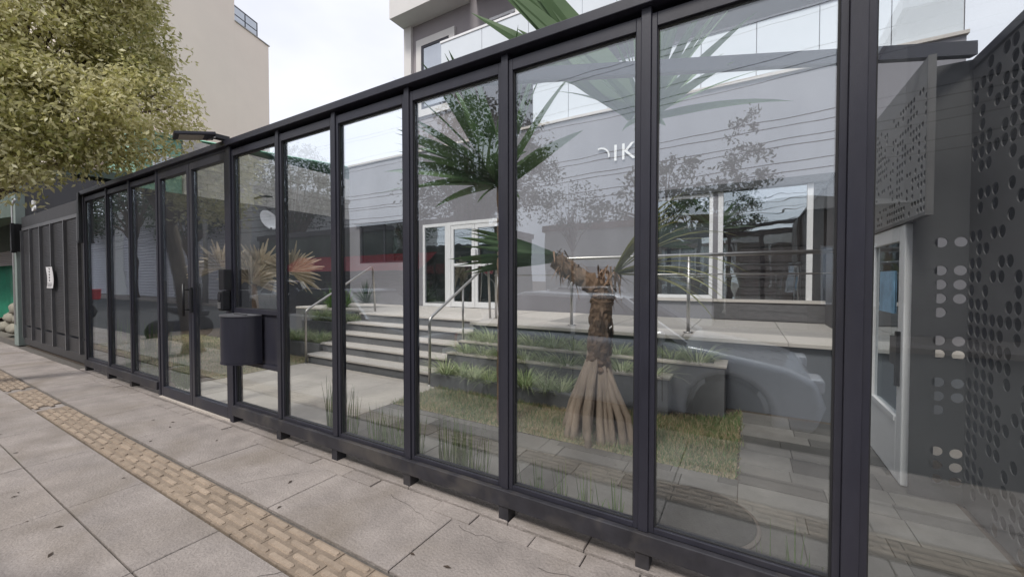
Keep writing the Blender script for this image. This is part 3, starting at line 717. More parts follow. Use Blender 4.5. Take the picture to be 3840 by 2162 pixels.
# shop next door
SHOPW = mat('shop_wall', (.09, .12, .10), .8, .15, 2, stain=.3)
sh = thing('neighbour_shop', 'dark green shop front with striped awning beyond the gate pillar', 'building', (-20, 4, 0))
wl = MB(); wall_open(wl, -45, -15.06, 0, 4.6, 3.0, 3.2, [(-44.5, -15.6, 0, 2.5)])
wl.box(-45, -44.8, 3.2, 4.4, 0, 4.6).box(-44.8, -15.06, 4.2, 4.4, 0, 4.6).build('wall', SHOPW, sh)
box(-44.8, -15.06, 3.2, 4.2, 4.3, 4.5).build('roof', SHOPW, sh)
SA = mat('awning_green', (.10, .25, .17), .8, .1); SB = mat('awning_brown', (.22, .17, .14), .8, .1)
for k in range(26):
    x0 = -26 + k * .42
    MB().poly([(x0, 3.0, 3.35), (x0 + .42, 3.0, 3.35), (x0 + .42, 1.95, 2.95), (x0, 1.95, 2.95)]).poly([(x0, 1.95, 2.95), (x0 + .42, 1.95, 2.95), (x0 + .42, 1.94, 2.68), (x0, 1.94, 2.68)]).build('awning_stripe', SA if k % 2 else SB, sh)
MB().tube([(-26, 1.95, 2.95), (-15.1, 1.95, 2.95)], .025, 8).build('awning_bar', ALUD, sh)
for k in range(8): MB().box(-44.5, -15.6, 3.02, 3.05, 2.02 + k * .06, 2.07 + k * .06).build('shutter_slat', mat('shutter_metal', (.22, .2, .2), .5), sh)
pts_ = []
gt = MB(); n_ = 130
for k in range(n_):
    xa, xb = -44.5 + 28.9 * k / n_, -44.5 + 28.9 * (k + 1) / n_; ya, yb = 3.3 + .05 * math.sin(k * 1.9), 3.3 + .05 * math.sin((k + 1) * 1.9)
    gt.poly([(xa, ya, .1), (xb, yb, .1), (xb, yb, 2.6), (xa, ya, 2.6)])
gt.build('green_tarp', mat('green_tarp_cloth', (.02, .22, .13), .6, .2), sh, True, fix=False)
lt = thing('shop_lantern', 'warm amber lantern hanging under the shop wall by the pillar', 'lamp', (-15.4, 2.6, 3.4))
MB().lathe([(.05, .3), (.14, .26), (.16, .02), (.12, 0)], (-15.9, 2.6, 3.5), 16).build('shade', mat('amber_glass', (.75, .45, .12), .4), lt, True)
MB().tube([(-15.9, 2.6, 3.8), (-15.9, 2.6, 4.0), (-15.9, 2.99, 4.0)], .015, 6).build('hanger', ALUD, lt)
# beige block beyond
CDIR = Vector((-.355, .935, 0)).normalized(); CP = Vector((-25.5, 13.9, 0))
BEI = mat('beige_render', (.80, .705, .615), .85, .04, .35, stain=.22, stain_col=(.70, .635, .57), stain_scale=.25)
bb = thing('beige_block', 'tall blank beige tower wall with a dark top corner window beyond the tree', 'building', (-26, 12, 0))
nrm = Vector((-CDIR.y, CDIR.x, 0))
def bxl(s0, s1, d0, d1, z0, z1):        # s along the wall from its far corner towards the street, d behind the face
    M = Matrix(((-CDIR.x, nrm.x, 0, CP.x), (-CDIR.y, nrm.y, 0, CP.y), (0, 0, 1, 0), (0, 0, 0, 1)))
    return MB().box(s0, s1, d0, d1, z0, z1, M)
bxl(0, 2.45, 0, 14, 0, 15.85).build('wall', BEI, bb)
bxl(2.452, 9.6, 0, 14, 0, 17.0).build('wall', BEI, bb)
bxl(.55, 2.45, .25, 5, 15.86, 16.95).build('top_room', mat('dark_frame', (.05, .05, .055), .5), bb)
for i in range(2):
    for j in range(2):
        bxl(.7 + i * .86, 1.48 + i * .86, .2, .249, 15.96 + j * .46, 16.36 + j * .46).build('pane', APG, bb)
bxl(-.05, 2.44, -.06, 14, 15.851, 15.9).build('coping', mat('coping_metal', (.35, .34, .33), .5), bb)
for s_, z_ in ((6.6, 14.6), (6.6, 11.4)): bxl(s_, s_ + 1.2, -.25, -.002, z_, z_ + .1).build('ledge', mat('ledge_grey', (.3, .29, .28), .7), bb)
rr = tag(bxl(4, 8.6, -2.6, -.3, 0, 6.9).build('brick_outbuilding', mat('brick_red', (.32, .13, .07), .85, .2, 6)), 'low red brick outbuilding at the foot of the beige tower', 'building')
bxl(3.8, 8.8, -2.8, -.3, 6.901, 7.1).build('roof', mat('tile_roof', (.42, .18, .09), .8, .2, 8), rr)
gs = thing('green_roof_shed', 'shed with pale green corrugated roof behind the dark wall', 'shed', (-19, 10, 0))
box(-19.4, -15.2, 6.2, 14, 0, 5.9).build('wall', DARKW, gs)
mb = MB()
for k in range(40):
    x0 = -19.6 + k * .115; mb.poly([(x0, 6, 5.95 + (.05 if k % 2 else 0)), (x0 + .115, 6, 5.95 + (0 if k % 2 else .05)), (x0 + .115, 14.2, 6.7 + (0 if k % 2 else .05)), (x0, 14.2, 6.7 + (.05 if k % 2 else 0))])
mb.build('roof', mat('green_roof', (.22, .5, .36), .6, .1), gs)
rmp = tag(MB().prism([(-13.8, .0), (-7.2, .0), (-7.2, .84), (-9.2, .84), (-13.8, .1)], 6.22, 7.6, 'y').build('ramp', GREYW), 'grey concrete ramp wall rising towards the terrace beyond the doors', 'ramp')

# ================================================================== RIGHT SIDE: PERFORATED SCREENS, DOOR
PERF = mat('perforated_sheet', (.105, .102, .102), .5, .15, 2.5, bump=.05, bscale=200, stain=.4, stain_col=(.13, .127, .124))
pr = random.Random(5)
field = {}
for _ in range(60):
    field[pr.randrange(24), pr.randrange(44)] = 1
def clump(seed, dens, cmin=None):
    r_ = random.Random(seed); pts = [(r_.uniform(0, 24), r_.uniform(0, 42), r_.uniform(1.2, 3.6)) for _ in range(22)]; memo = {}
    def f(i, j):
        if (i, j) not in memo:
            inside = any(abs(i - a) / 1.3 + abs(j - b) / 1.6 < c for a, b, c in pts)
            memo[i, j] = (i + j * 0) % 1 == 0 and r_.random() < (dens if inside else dens * .42)
        return memo[i, j]
    return f
scr = thing('perforated_screen', 'dark perforated metal side screen running back from the fence end', 'screen', (1.3, 3.0, 0))
perforated('sheet', PERF, scr, (1.285, 2.28, .02), (0, 1, 0), (0, 0, 1), 18, 33, .0885, clump(3, .85), -.006, .44)
MB().box(1.40, 1.42, 2.28, 3.87, 0, 2.95).build('backing_plate', mat('backing_grey', (.012, .012, .013), .9, .5, 1.2), scr)
MB().box(1.27, 1.42, 2.27, 3.88, 2.945, 3.0).box(1.29, 1.42, 3.874, 3.9, 0, 2.945).build('edge_frame', ALU, scr)
col = thing('perforated_column', 'dark metal column face with two rows of bright round openings beside the white door', 'screen', (1.15, 3.88, 0))
def colh(i, j): return (i == 2 or (i == 1 and True)) and j < 26 and (i, j) not in ((1, 8), (1, 9), (1, 10), (1, 4), (1, 12), (1, 16), (1, 19), (1, 23), (2, 12), (2, 9), (2, 3)) and i > 0
perforated('sheet', mat('column_sheet', (.06, .06, .063), .5, .15, 2.5, stain=.4, stain_col=(.085, .083, .08)), col, (1.008, 3.875, .02), (1, 0, 0), (0, 0, 1), 3, 31, .0715 * 1.35, lambda i, j: i in (1, 2) and j in (1, 2, 3, 6, 7, 8, 10, 11, 13, 14, 15, 16, 18) and not (i == 2 and j in (6, 13)), .014, .35)
MB().box(1.06, 1.28, 3.9, 3.92, 1.9, 3.0).build('back_plate', DARKW, col)
sw = thing('side_wall', 'dark wall holding the white side door beside the slate paving', 'wall', (1.1, 5, 0))
MB().box(1.07, 1.16, 3.96, 4.0, 0, 3.0).box(1.07, 1.16, 4.0, 4.96, 1.97, 3.0).box(1.07, 1.16, 4.96, 7.9, 0, 3.0).build('wall', DARKW, sw)
MB().box(1.04, 1.2, 3.96, 7.9, 3.001, 3.04).build('coping', ALU, sw)
MB().box(2.3, 2.4, 3.0, 8.0, 0, 2.6).build('courtyard_wall', FACADE, sw)
MB().box(1.17, 2.3, 5.6, 5.7, 0, 2.2).build('courtyard_wall', FACADE, sw)
MB().box(1.43, 2.3, 2.3, 5.6, -.003, .01).build('courtyard_floor', PATH, sw)
cl_ = thing('perforated_canopy_panel', 'grey perforated cladding panel hanging above the white side door', 'cladding', (1.0, 4.2, 2))
perforated('sheet', mat('perforated_light', (.20, .196, .195), .5, .12, 2.5, stain=.3), cl_, (.985, 4.90, 1.985), (0, -1, 0), (0, 0, 1), 24, 15, .0555, clump(9, .74), .012, .36)
MB().box(1.012, 1.024, 3.58, 4.90, 1.985, 2.98).build('backing_plate', mat('backing_dark', (.012, .012, .013), .9), cl_)
MB().box(.984, 1.024, 3.574, 3.58, 1.985, 2.98).box(.984, 1.024, 4.90, 4.906, 1.985, 2.98).box(.984, 1.024, 3.574, 4.906, 1.965, 1.984).build('edge_trim', PERF, cl_)
MB().box(.988, 1.0, 3.58, 4.90, 2.818, 2.98).build('upper_band', mat('band_grey', (.2, .2, .205), .5), cl_)
dr = thing('side_door', 'white framed glass side door with black lock and blue notice', 'door', (1.06, 4.65, 0))
def dbox(y0, y1, z0, z1, x0=1.03, x1=1.068): return MB().box(x0, x1, y0, y1, z0, z1)
MB().box(1.0, 1.068, 4.0, 4.13, .02, 1.96).box(1.0, 1.068, 4.82, 4.95, .02, 1.96).box(1.0, 1.068, 4.13, 4.82, 1.84, 1.96).box(1.0, 1.068, 4.13, 4.82, .02, .5).build('door_frame', WHITE, dr, bevel=.008)
MB().box(.994, .9995, 4.16, 4.79, .46, .50).build('moulding', WHITE, dr)
dbox(4.13, 4.82, .5, 1.84, 1.02, 1.028).build('pane', WGLASS, dr)
dbox(4.14, 4.36, .88, 1.1, 1.010, 1.018).build('lock_case', ALUD, dr); dbox(4.05, 4.09, .75, 1.16, .975, .999).build('handle', ALUD, dr)
dbox(4.28, 4.68, 1.28, 1.62, 1.012, 1.018).build('notice', mat('blue_notice', (.22, .42, .62), .5, .3, 6), dr)
for z_ in (.25, 1.0, 1.7): dbox(4.951, 4.98, z_, z_ + .1, .98, 1.03).build('hinge', WHITE, dr)

# ================================================================== HANDRAILS
def rail(label, segs, r=.02):
    t = thing('handrail', label, 'handrail', segs[0][1][0])
    for nm, pts, rad in segs: MB().tube(pts, rad, 10).build(nm, STEEL, t, True)
    return t
def bend(pts, r=.07, n=4):
    out_ = [Vector(pts[0])]
    for i in range(1, len(pts) - 1):
        p = Vector(pts[i]); a = (Vector(pts[i - 1]) - p); b = (Vector(pts[i + 1]) - p); rr_ = min(r, a.length / 2, b.length / 2); a.normalize(); b.normalize()
        for k in range(n + 1):
            f = k / n; out_.append(p + a * rr_ * (1 - f) ** 2 + b * rr_ * f ** 2)
    out_.append(Vector(pts[-1])); return out_
rail('stainless handrail down the right side of the entrance stairs', [('rail', bend([(-3.99, 4.42, .0), (-3.99, 4.42, .98), (-3.99, 5.96, 1.84), (-3.99, 6.02, .86)]), .021), ('baluster', [(-3.99, 5.22, .51), (-3.99, 5.22, 1.42)], .018), ('base_plate', [(-3.99, 4.42, .001), (-3.99, 4.42, .014)], .05)])
rail('stainless handrail down the left side of the entrance stairs', [('rail', bend([(-7.0, 4.42, .0), (-7.0, 4.42, .98), (-7.0, 5.96, 1.84), (-7.0, 6.02, .86)]), .021), ('baluster', [(-7.0, 5.22, .51), (-7.0, 5.22, 1.42)], .018), ('base_plate', [(-7.0, 4.42, .001), (-7.0, 4.42, .014)], .05)])
segs = [('rail', bend([(-3.86, 6.02, .86), (-3.86, 6.02, 1.87), (-3.7, 5.72, 1.87), (1.02, 5.72, 1.87)]), .024), ('lower_rail', [(-3.7, 5.72, 1.62), (1.02, 5.72, 1.62)], .01)]
for xp in (-2.3, -.66, .95): segs += [('baluster', [(xp, 5.72, .85), (xp, 5.72, 1.85)], .022), ('base_plate', [(xp, 5.72, .851), (xp, 5.72, .864)], .06)]
rail('long level stainless handrail along the terrace edge', segs)

# ================================================================== PLANTS IN THE GARDEN
BARK = mat('grey_bark', (.13, .10, .075), .9, .3, 12, bump=.8, bscale=30, stretch=(1, 1, .3))
# ---- stilt-rooted screw palm
ROOT = mat('root_bark', (.37, .285, .22), .9, .3, 14, bump=1.0, bscale=35, stretch=(1, 1, .25), stain=.3, stain_col=(.2, .14, .10))
FIB = mat('fibrous_trunk', (.20, .13, .085), .95, .45, 18, bump=1.0, bscale=40, stretch=(1, 1, .5))
PL = leafmat('screw_palm_leaf', [(.04, .085, .035), (.07, .135, .055), (.115, .19, .08), (.20, .27, .12)], .62, .28, 1.5)
PLY = leafmat('yellowing_leaf', [(.12, .17, .04), (.26, .27, .08), (.42, .37, .15)], .5, .3, 1.5)
palm = thing('screw_palm', 'tall screw palm with a cone of brown stilt roots and long strap leaves', 'palm', (-1.24, 3.84, 0))
pc = Vector((-1.26, 3.84, 0))
for k in range(30):
    a = 2 * math.pi * k / 30 + rng.uniform(-.12, .12); rb = rng.choice((.2, .27, .31, .34, .36)) + rng.uniform(-.02, .02); rt = .085
    zt = rng.uniform(.62, .86)
    p0 = pc + Vector((math.cos(a) * rb, math.sin(a) * rb, -.03)); p3 = pc + Vector((math.cos(a) * rt, math.sin(a) * rt, zt))
    p1 = p0.lerp(p3, .4) + Vector((math.cos(a), math.sin(a), 0)) * rng.uniform(-.01, .05) + Vector((rng.gauss(0, .012), rng.gauss(0, .012), 0)); r0 = rng.choice((.022, .027, .030, .034, .038))
    MB().tube([p0, p0.lerp(p1, .5), p1, p1.lerp(p3, .5), p3], [r0 * 1.15, r0, r0 * .95, r0 * .9, r0 * .9], 9).build('stilt_root', ROOT, palm, True)
def rough_tube(pts, rs, n=18, sub=10, amp=.12):
    mb = MB(); P = []; Q = []
    for i in range(len(pts) - 1):
        for k in range(sub):
            f = k / sub; P.append(Vector(pts[i]).lerp(Vector(pts[i + 1]), f)); q = rs[i] * (1 - f) + rs[i + 1] * f
            Q.append(q * rng.uniform(.93, 1.12))
    P.append(Vector(pts[-1])); Q.append(rs[-1]); mb.tube(P, Q, n)
    mb.v = [tuple(Vector(v) + Vector((rng.gauss(0, 1), rng.gauss(0, 1), rng.gauss(0, 1))) * amp * .05) for v in mb.v]
    return mb
rough_tube([pc + Vector((0, 0, .6)), pc + Vector((.0, 0, .95)), pc + Vector((.03, 0, 1.3)), pc + Vector((.05, .02, 1.5))], [.115, .10, .105, .12]).build('trunk', FIB, palm, False)
fork = pc + Vector((.05, .02, 1.48))
ARM = at_y(1395, 655, 3.74)
HA = at_y(1262, 462, 3.62); HB = at_y(1624, 300, 3.62)
palm_a = thing('slender_screw_palm', 'slender screw palm with a big strap leaf crown at the front lawn edge', 'palm', (HA.x, HA.y, 0))
palm_b = thing('tall_screw_palm', 'tall thin screw palm whose broad leaves rise above the fence top', 'palm', (HB.x, HB.y, 0))
HEADS = [  # owner, centre, stem, lean direction, leaves, length, width, spread, sag, leaf material
    ('a', palm_a, HA, [(HA.x, HA.y, 0), (HA.x + .01, HA.y, 1.2), HA], Vector((-.5, -.2, .5)), 62, 1.25, .155, 1.0, .2, PL),
    ('b', palm_b, HB, [(HB.x, HB.y, 0), (HB.x - .01, HB.y, 1.3), HB], Vector((.25, -.1, .45)), 30, 1.0, .085, 1.0, .3, PL),
    ('c', palm, ARM + Vector((.05, 0, .02)), [fork - Vector((0, 0, .06)), fork.lerp(ARM, .5) + Vector((0, 0, -.03)), ARM], Vector((-1, -.05, .14)), 40, 1.05, .09, .24, .12, PL),
    ('d', palm, at_y(1545, 690, 3.8), None, Vector((1, -.2, .55)), 30, 1.0, .05, .55, 1.0, PLY),
    ('e', palm_b, HB + Vector((-.05, 0, .05)), None, Vector((-.74, -.14, .85)), 14, 1.8, .22, .17, .06, PL)]
for nm, own, c, stem, lean, n_, ln, wd, spread, sag, lm_ in HEADS:
    if stem: rough_tube(stem, [.062, .05, .05] if nm in 'ab' else [.095, .085, .08], 12, 8, .12).build('stem' if nm in 'ab' else 'branch', FIB, own)
    lean = lean.normalized()
    for k in range(n_):
        mb = MB(); d = Vector((rng.gauss(0, 1), rng.gauss(0, 1), rng.gauss(0, 1))).normalized() * spread + lean * (.75 if spread > .8 else 1)
        if d.y < -.75 * d.length * .9: d.y *= .4
        if nm in 'ab' and d.z < .02: d.z = rng.uniform(.0, .5)
        L_ = ln * rng.uniform(.7, 1.15); d.normalize()
        tip = c + d * L_                                   # leaves stop short of the glass
        if tip.y < 2.32 and c.z + d.z * L_ * .9 < 3.15:
            L_ *= max(.3, (c.y - 2.36) / max(.05, -d.y * L_))
        roll = rng.uniform(-.35, .35) + (R(90) if nm == 'e' else 0) + (rng.choice((-1, 1)) * .6 if nm in 'ab' else 0) + (rng.uniform(.7, 1.4) if nm == 'c' else 0)
        blade(mb, c + d * .04, d, L_, wd * rng.uniform(.75, 1.15), sag, 8, .2, 2.2, .8, roll)
        mb.build('leaf', lm_, own, False, fix=False)
mb = MB()
for k in range(150):
    a = rng.uniform(0, 6.28); z = rng.uniform(.72, 1.5); rr_ = .1
    blade(mb, pc + Vector((math.cos(a) * rr_ + .03, math.sin(a) * rr_, z)), (math.cos(a) * .25, math.sin(a) * .25, rng.choice((-1, 1, 1))), rng.uniform(.05, .13), .045, .2, 3, .2)
mb.build('leaf_scars', mat('scar_bark', (.17, .115, .08), .95, .4, 14, island=.35), palm, fix=False)
for c in (HEADS[2][2], HEADS[3][2], fork, fork.lerp(ARM, .55), fork.lerp(ARM, .8), fork + Vector((-.02, 0, .12))):
    mb = MB()
    for k in range(20):
        d = Vector((rng.gauss(0, 1), rng.gauss(0, 1), -1.6 + rng.gauss(0, .6))).normalized(); blade(mb, c + Vector((rng.uniform(-.06, .06), rng.uniform(-.06, .06), rng.uniform(-.03, .1))), d, rng.uniform(.12, .32), .022, .4, 4, .2)
    mb.build('dead_leaf_skirt', mat('dead_leaf', (.26, .16, .10), .9, .4, 14, island=.3), palm, fix=False)
# ---- dried fan palm near the doors
DRY = mat('dry_fan', (.56, .47, .35), .75, .2, 12, island=.4, trans=.15)
fan = thing('dried_fan_palm', 'dried fan palm with tan pleated leaves seen behind the glass doors', 'palm', (-8.7, 4.4, 0))
MB().tube([(-8.85, 4.5, 0), (-8.86, 4.5, .8), (-8.87, 4.48, 1.45)], [.1, .07, .05], 10).build('trunk', FIB, fan, True)
for (cx, cy, cz, tilt, rad, aim) in ((-9.25, 4.05, 1.78, -.05, .66, 100), (-8.9, 4.6, 1.75, .05, .78, 80), (-8.6, 5.1, 1.72, .3, .74, 55), (-8.8, 4.4, 1.5, -.1, .6, 75), (-8.95, 4.45, 1.62, 0, .62, 120)):
    mb = MB(); cc = Vector((cx, cy, cz)); n_ = 30
    ex = Vector((.45, .89, .0)).normalized(); ez = Vector((.2, -.1, 1)).normalized(); en = ex.cross(ez).normalized()
    for k in range(n_):
        a = R(aim - 105 + 210 * k / (n_ - 1)); u = ex * math.cos(a) + ez * math.sin(a); sd_ = (ex * -math.sin(a) + ez * math.cos(a))
        L_ = rad * .88 * rng.uniform(.75, 1.1); p1 = cc + u * L_ * .62; wd = .62 * L_ * R(210) / n_ * .56
        sgn = en * (.045 if k % 2 else -.045); dr_ = Vector((0, 0, -.10 * rng.random()))
        tip = cc + u * L_ + sgn * 2 + dr_
        mb.poly([cc, p1 - sd_ * wd + sgn, tip - sd_ * .008, tip + sd_ * .008, p1 + sd_ * wd - sgn])
    mb.build('fan_leaf', DRY, fan, fix=False)
    MB().tube([(-8.87, 4.48, 1.4), ((cx - 8.87) / 2, (cy + 4.48) / 2, (cz + 1.45) / 2 + .02), (cx, cy, cz)], [.02, .016, .012], 6).build('stalk', DRY, fan, True)
# ---- lily turf clumps in the planters
LT = leafmat('lily_turf', [(.11, .18, .06), (.26, .34, .15), (.48, .52, .30), (.70, .71, .52)], .55, .25, 3)
def clump_mesh(n, hmin, hmax, wd, sag, spread, seed):
    r_ = random.Random(seed); mb = MB()
    for k in range(n):
        a = r_.uniform(0, 6.283); o_ = r_.uniform(0, .09); el = r_.uniform(.5, 1.3)
        d = Vector((math.cos(a) * spread, math.sin(a) * spread, el)); blade(mb, (math.cos(a) * o_, math.sin(a) * o_, 0), d, r_.uniform(hmin, hmax), wd, sag, 5, .15, 2, .9)
    return mb.mesh('clump')
CM = [clump_mesh(140, .24, .52, .008, 3.2, .8, s_) for s_ in (1, 2, 3)]
for m_ in CM: m_.materials.append(LT)
def put_clumps(label, group, spots):
    for (x, y, z) in spots:
        o = link('lily_turf_clump', rng.choice(CM)); o.location = (x, y, z - .02); o.rotation_euler = (0, 0, rng.uniform(0, 6.28)); s_ = rng.uniform(.8, 1.15); o.scale = (s_, s_, s_ * rng.uniform(.85, 1.1))
        tag(o, label, 'plant', group)
lin = lambda a, b, n: [a + (b - a) * i / (n - 1) for i in range(n)]
put_clumps('striped lily turf clump drooping over the low planter by the lawn', 'lily turf in the low planter', [(x + rng.uniform(-.04, .04), 4.5 + rng.uniform(-.05, .05), .16) for x in lin(-3.75, -1.9, 8)])
put_clumps('striped lily turf clump in the middle planter tier', 'lily turf in the middle planter', [(x + rng.uniform(-.04, .04), 4.88, .39) for x in lin(-3.7, -1.0, 9)])
put_clumps('striped lily turf clump in the upper planter tier under the terrace', 'lily turf in the upper planter', [(x + rng.uniform(-.04, .04), 5.25 + rng.uniform(-.06, .06), .52) for x in lin(-3.7, -.5, 11)])
put_clumps('striped lily turf clump in the front planter left of the stairs', 'lily turf left of the stairs, front', [(x, 5.0 + rng.uniform(-.1, .2), .28) for x in lin(-8.7, -7.3, 7)])
put_clumps('striped lily turf clump in the back planter left of the stairs', 'lily turf left of the stairs, back', [(x, 5.8 + rng.uniform(-.12, .12), .6) for x in lin(-8.7, -7.3, 7)])
# ---- rushes along the glass
RU = leafmat('rush_stem', [(.04, .085, .025), (.08, .15, .04), (.14, .22, .07), (.26, .29, .12)], .55, .2, 4)
RM = []
for s_, (n, h0, h1) in enumerate(((44, .2, .62), (36, .16, .5), (12, .12, .4), (6, .12, .36))):
    r_ = random.Random(40 + s_); mb = MB()
    for k in range(n):
        a = r_.uniform(0, 6.28); o_ = r_.uniform(0, .13); lean = r_.uniform(0, .22) if r_.random() < .9 else r_.uniform(.2, .5)
        d = Vector((math.cos(a) * lean, math.sin(a) * lean * .5, 1)); blade(mb, (math.cos(a) * o_, math.sin(a) * o_ * .45, 0), d, r_.uniform(h0, h1), .009, .12, 4, .5, 3, 1)
    for k in range(n):
        a = r_.uniform(0, 6.28); o_ = r_.uniform(0, .17); blade(mb, (math.cos(a) * o_, math.sin(a) * o_ * .5, 0), (math.cos(a) * .6, math.sin(a) * .4, 1), r_.uniform(.05, .16), .012, 2, 3, .2, 2, 1)
    m_ = mb.mesh('rush'); m_.materials.append(RU); RM.append(m_)
def rush(x, y, k, label, group=None, s=1.0):
    o = link('rush_clump', RM[k]); o.location = (x, y, .01); o.rotation_euler = (0, 0, rng.uniform(-.4, .4)); o.scale = (s, s, s); tag(o, label, 'plant', group)
for x in (-3.42, -3.27): rush(x, 2.44, 0, 'dense tall rush clump at the path edge behind the panel after the mailbox', 'rushes at the path edge', 1.0)
for x in (-2.85, -2.66, -2.5, -2.37): rush(x + rng.uniform(-.02, .02), 2.44, 1, 'thick rush clump beside the path corner behind the glass', 'rushes behind the next panel')
for x in (-2.02, -1.9, -1.78): rush(x, 2.45, 0, 'leaning rush clump on the slate at the lawn side', 'rushes on the slate', .85)
for x in (-1.22, -1.05, -.88, -.68): rush(x, 2.42, 2, 'sparse rush tuft before the stilt-rooted palm', 'sparse rushes before the palm')
for x in (.16, .27): rush(x, 2.4, 3, 'few bare rush stems by the wide corner post', 'bare rush stems')
for x in lin(-9.3, -6.9, 10): rush(x, 2.55 + rng.uniform(-.1, .2), 1, 'rush clump behind the panels left of the glass doors', 'rushes left of the doors', 1.05)
for x in (-12.8, -11.9, -10.9, -10.1): rush(x, 3.4, 0, 'tall rush clump in the yard behind the sliding gate', 'rushes behind the gate', 1.2)
# ---- yuccas and shrub on the terrace
YU = leafmat('yucca_leaf', [(.02, .05, .03), (.05, .09, .05), (.10, .15, .07)], .5, .15, 3)
for x, y, s_, lb in ((-8.35, 6.9, .62, 'round spiky yucca on the terrace below the left window'), (-9.5, 6.9, .7, 'larger spiky yucca near the left corner of the building')):
    mb = MB()
    for k in range(90):
        a = rng.uniform(0, 6.28); e = rng.uniform(-.05, 1.5); blade(mb, (x, y, .95), (math.cos(a) * math.cos(e), math.sin(a) * math.cos(e), math.sin(e)), s_ * rng.uniform(.7, 1.1), .028, .12, 4, .3)
    tag(mb.build('yucca', YU, fix=False), lb, 'plant')
mb = MB()
for k in range(220):
    a = rng.uniform(0, 6.28); e = rng.uniform(.0, 1.5); blade(mb, (-8.95 + rng.uniform(-.2, .2), 6.5 + rng.uniform(-.15, .15), .86), (math.cos(a) * math.cos(e), math.sin(a) * math.cos(e), math.sin(e)), rng.uniform(.25, .6), .04, 1.2, 5, .2)
tag(mb.build('fern_shrub', leafmat('fern_leaf', [(.08, .16, .03), (.14, .26, .05), (.22, .34, .08)], .5, .3, 3), fix=False), 'bright green arching fern by the left end of the stairs', 'plant')

# ================================================================== PAVEMENT TREE (variegated)
VL = leafmat('variegated_leaf', [(.09, .125, .03), (.21, .235, .065), (.43, .415, .15), (.63, .59, .29), (.80, .76, .50)], .45, .42, .9, .21)
def at_f(u, v, f):
    d = ray(u * K, v * K); ff = -_s * d.x + _c * d.y; return Vector((0, 0, EYE)) + d * (f / ff)
blobs = []
for u, v, r_, f in ((345, 280, 112, 6.0), (280, 90, 120, 6.2), (150, 280, 140, 5.6), (110, 90, 170, 5.8), (235, 375, 62, 5.9), (60, 395, 62, 5.2), (340, 370, 45, 6.1), (-80, 200, 190, 5.2), (-60, 380, 120, 5.0), (200, -110, 170, 6.0), (390, 210, 55, 6.3), (150, 400, 55, 5.6)):
    rm = r_ * K / FPX * f; blobs.append((tuple(at_f(u, v, f)), (rm * .82, rm * .95, rm)))
make_tree('variegated_tree', 'leafy tree with cream and green variegated leaves overhanging the sliding gate', (-10.2, .5, 0), (-9.6, 1.1, 2.7), blobs, 860, 78, .078, VL, BARK, .16, clump_r=.30, limbs=36)

# ================================================================== ACROSS THE STREET AND AT THE KERB (seen in the glass)
OW = struct(box(-120, 120, -10.6, -8.0, -.14, -.01).build('far_sidewalk', CONC))
def house(name, label, x0, x1, y, h, m, parts=(), roof=None):
    t = thing(name, label, 'building', ((x0 + x1) / 2, y - 3, 0))
    holes = [p[1:5] for p in parts if p[0] in ('window', 'shutter', 'door')]
    mb = MB(); wall_open(mb, x0, x1, 0, h, y - .2, y, holes)
    mb.box(x0, x1, y - 8, y - 7.8, 0, h).box(x0, x0 + .2, y - 7.8, y - .2, 0, h).box(x1 - .2, x1, y - 7.8, y - .2, 0, h); mb.build('wall', m, t)
    for p in parts:
        k, a, b, z0, z1 = p[:5]
        if k == 'window':
            f = MB(); frame(f, a, b, y - .12, y - .06, z0, z1, .06, .06); f.box((a + b) / 2 - .03, (a + b) / 2 + .03, y - .12, y - .06, z0 + .06, z1 - .06); f = f.build('window', WHITE, t); box(a + .06, b - .06, y - .1, y - .09, z0 + .06, z1 - .06).build('pane', APG, f)
        elif k == 'shutter':
            f = MB(); z = z0
            while z < z1 - .01: f.prism([(y - .14, z), (y - .04, z + .04), (y - .04, z + .2), (y - .14, z + .26)], a, b, 'x'); z += .26
            f.build('roller_shutter', p[5], t)
        elif k == 'door': box(a, b, y - .14, y - .1, z0, z1).build('door', p[5], t)
        elif k == 'sign': box(a, b, y + .002, y + .25, z0, z1).build('sign_board', p[5], t)
        elif k == 'awning': MB().poly([(a, y, z1), (b, y, z1), (b, y + 1.4, z0), (a, y + 1.4, z0)]).build('awning', p[5], t)
    if roof:
        kind, rh, rm = roof
        if kind == 'gable': MB().prism([(x0 - .4, h), (x1 + .4, h), ((x0 + x1) / 2, h + rh)], y - 8.3, y + .4, 'y').build('roof', rm, t)
        elif kind == 'hip': 
            q = MB(); a, b, c, d = (x0 - .5, y + .5, h), (x1 + .5, y + .5, h), (x1 + .5, y - 8.5, h), (x0 - .5, y - 8.5, h); e, f = (x0 + 1.6, y - 4, h + rh), (x1 - 1.6, y - 4, h + rh)
            q.poly([a, b, f, e]).poly([b, c, f]).poly([c, d, e, f]).poly([d, a, e]).poly([a, d, c, b]); q.build('roof', rm, t)
        else: box(x0 - .1, x1 + .1, y - 8.1, y + .1, h, h + rh).build('roof', rm, t)
    return t
LILAC = mat('shutter_white', (.58, .57, .62), .5, .06); REDP = mat('red_paint', (.42, .03, .04), .5, .15); TILE = mat('clay_tile', (.20, .12, .085), .85, .25, 8)
house('shuttered_warehouse', 'white warehouse with tall ribbed roller shutters across the street', -72, -30, -10.6, 8.2, mat('warehouse_white', (.6, .59, .58), .8, .06), [('shutter', -70, -57, 0, 6.4, LILAC), ('shutter', -54, -33, 0, 6.6, LILAC)], ('flat', .3, WHITE))
house('red_shop', 'dark shop with a long red awning across the street', -29, -12, -10.6, 4.2, SHOPW, [('shutter', -22, -13.4, 0, 2.4, mat('shutter_dark', (.12, .12, .13), .6)), ('awning', -24.4, -13, 2.0, 2.9, REDP)], ('flat', .3, DARKW))
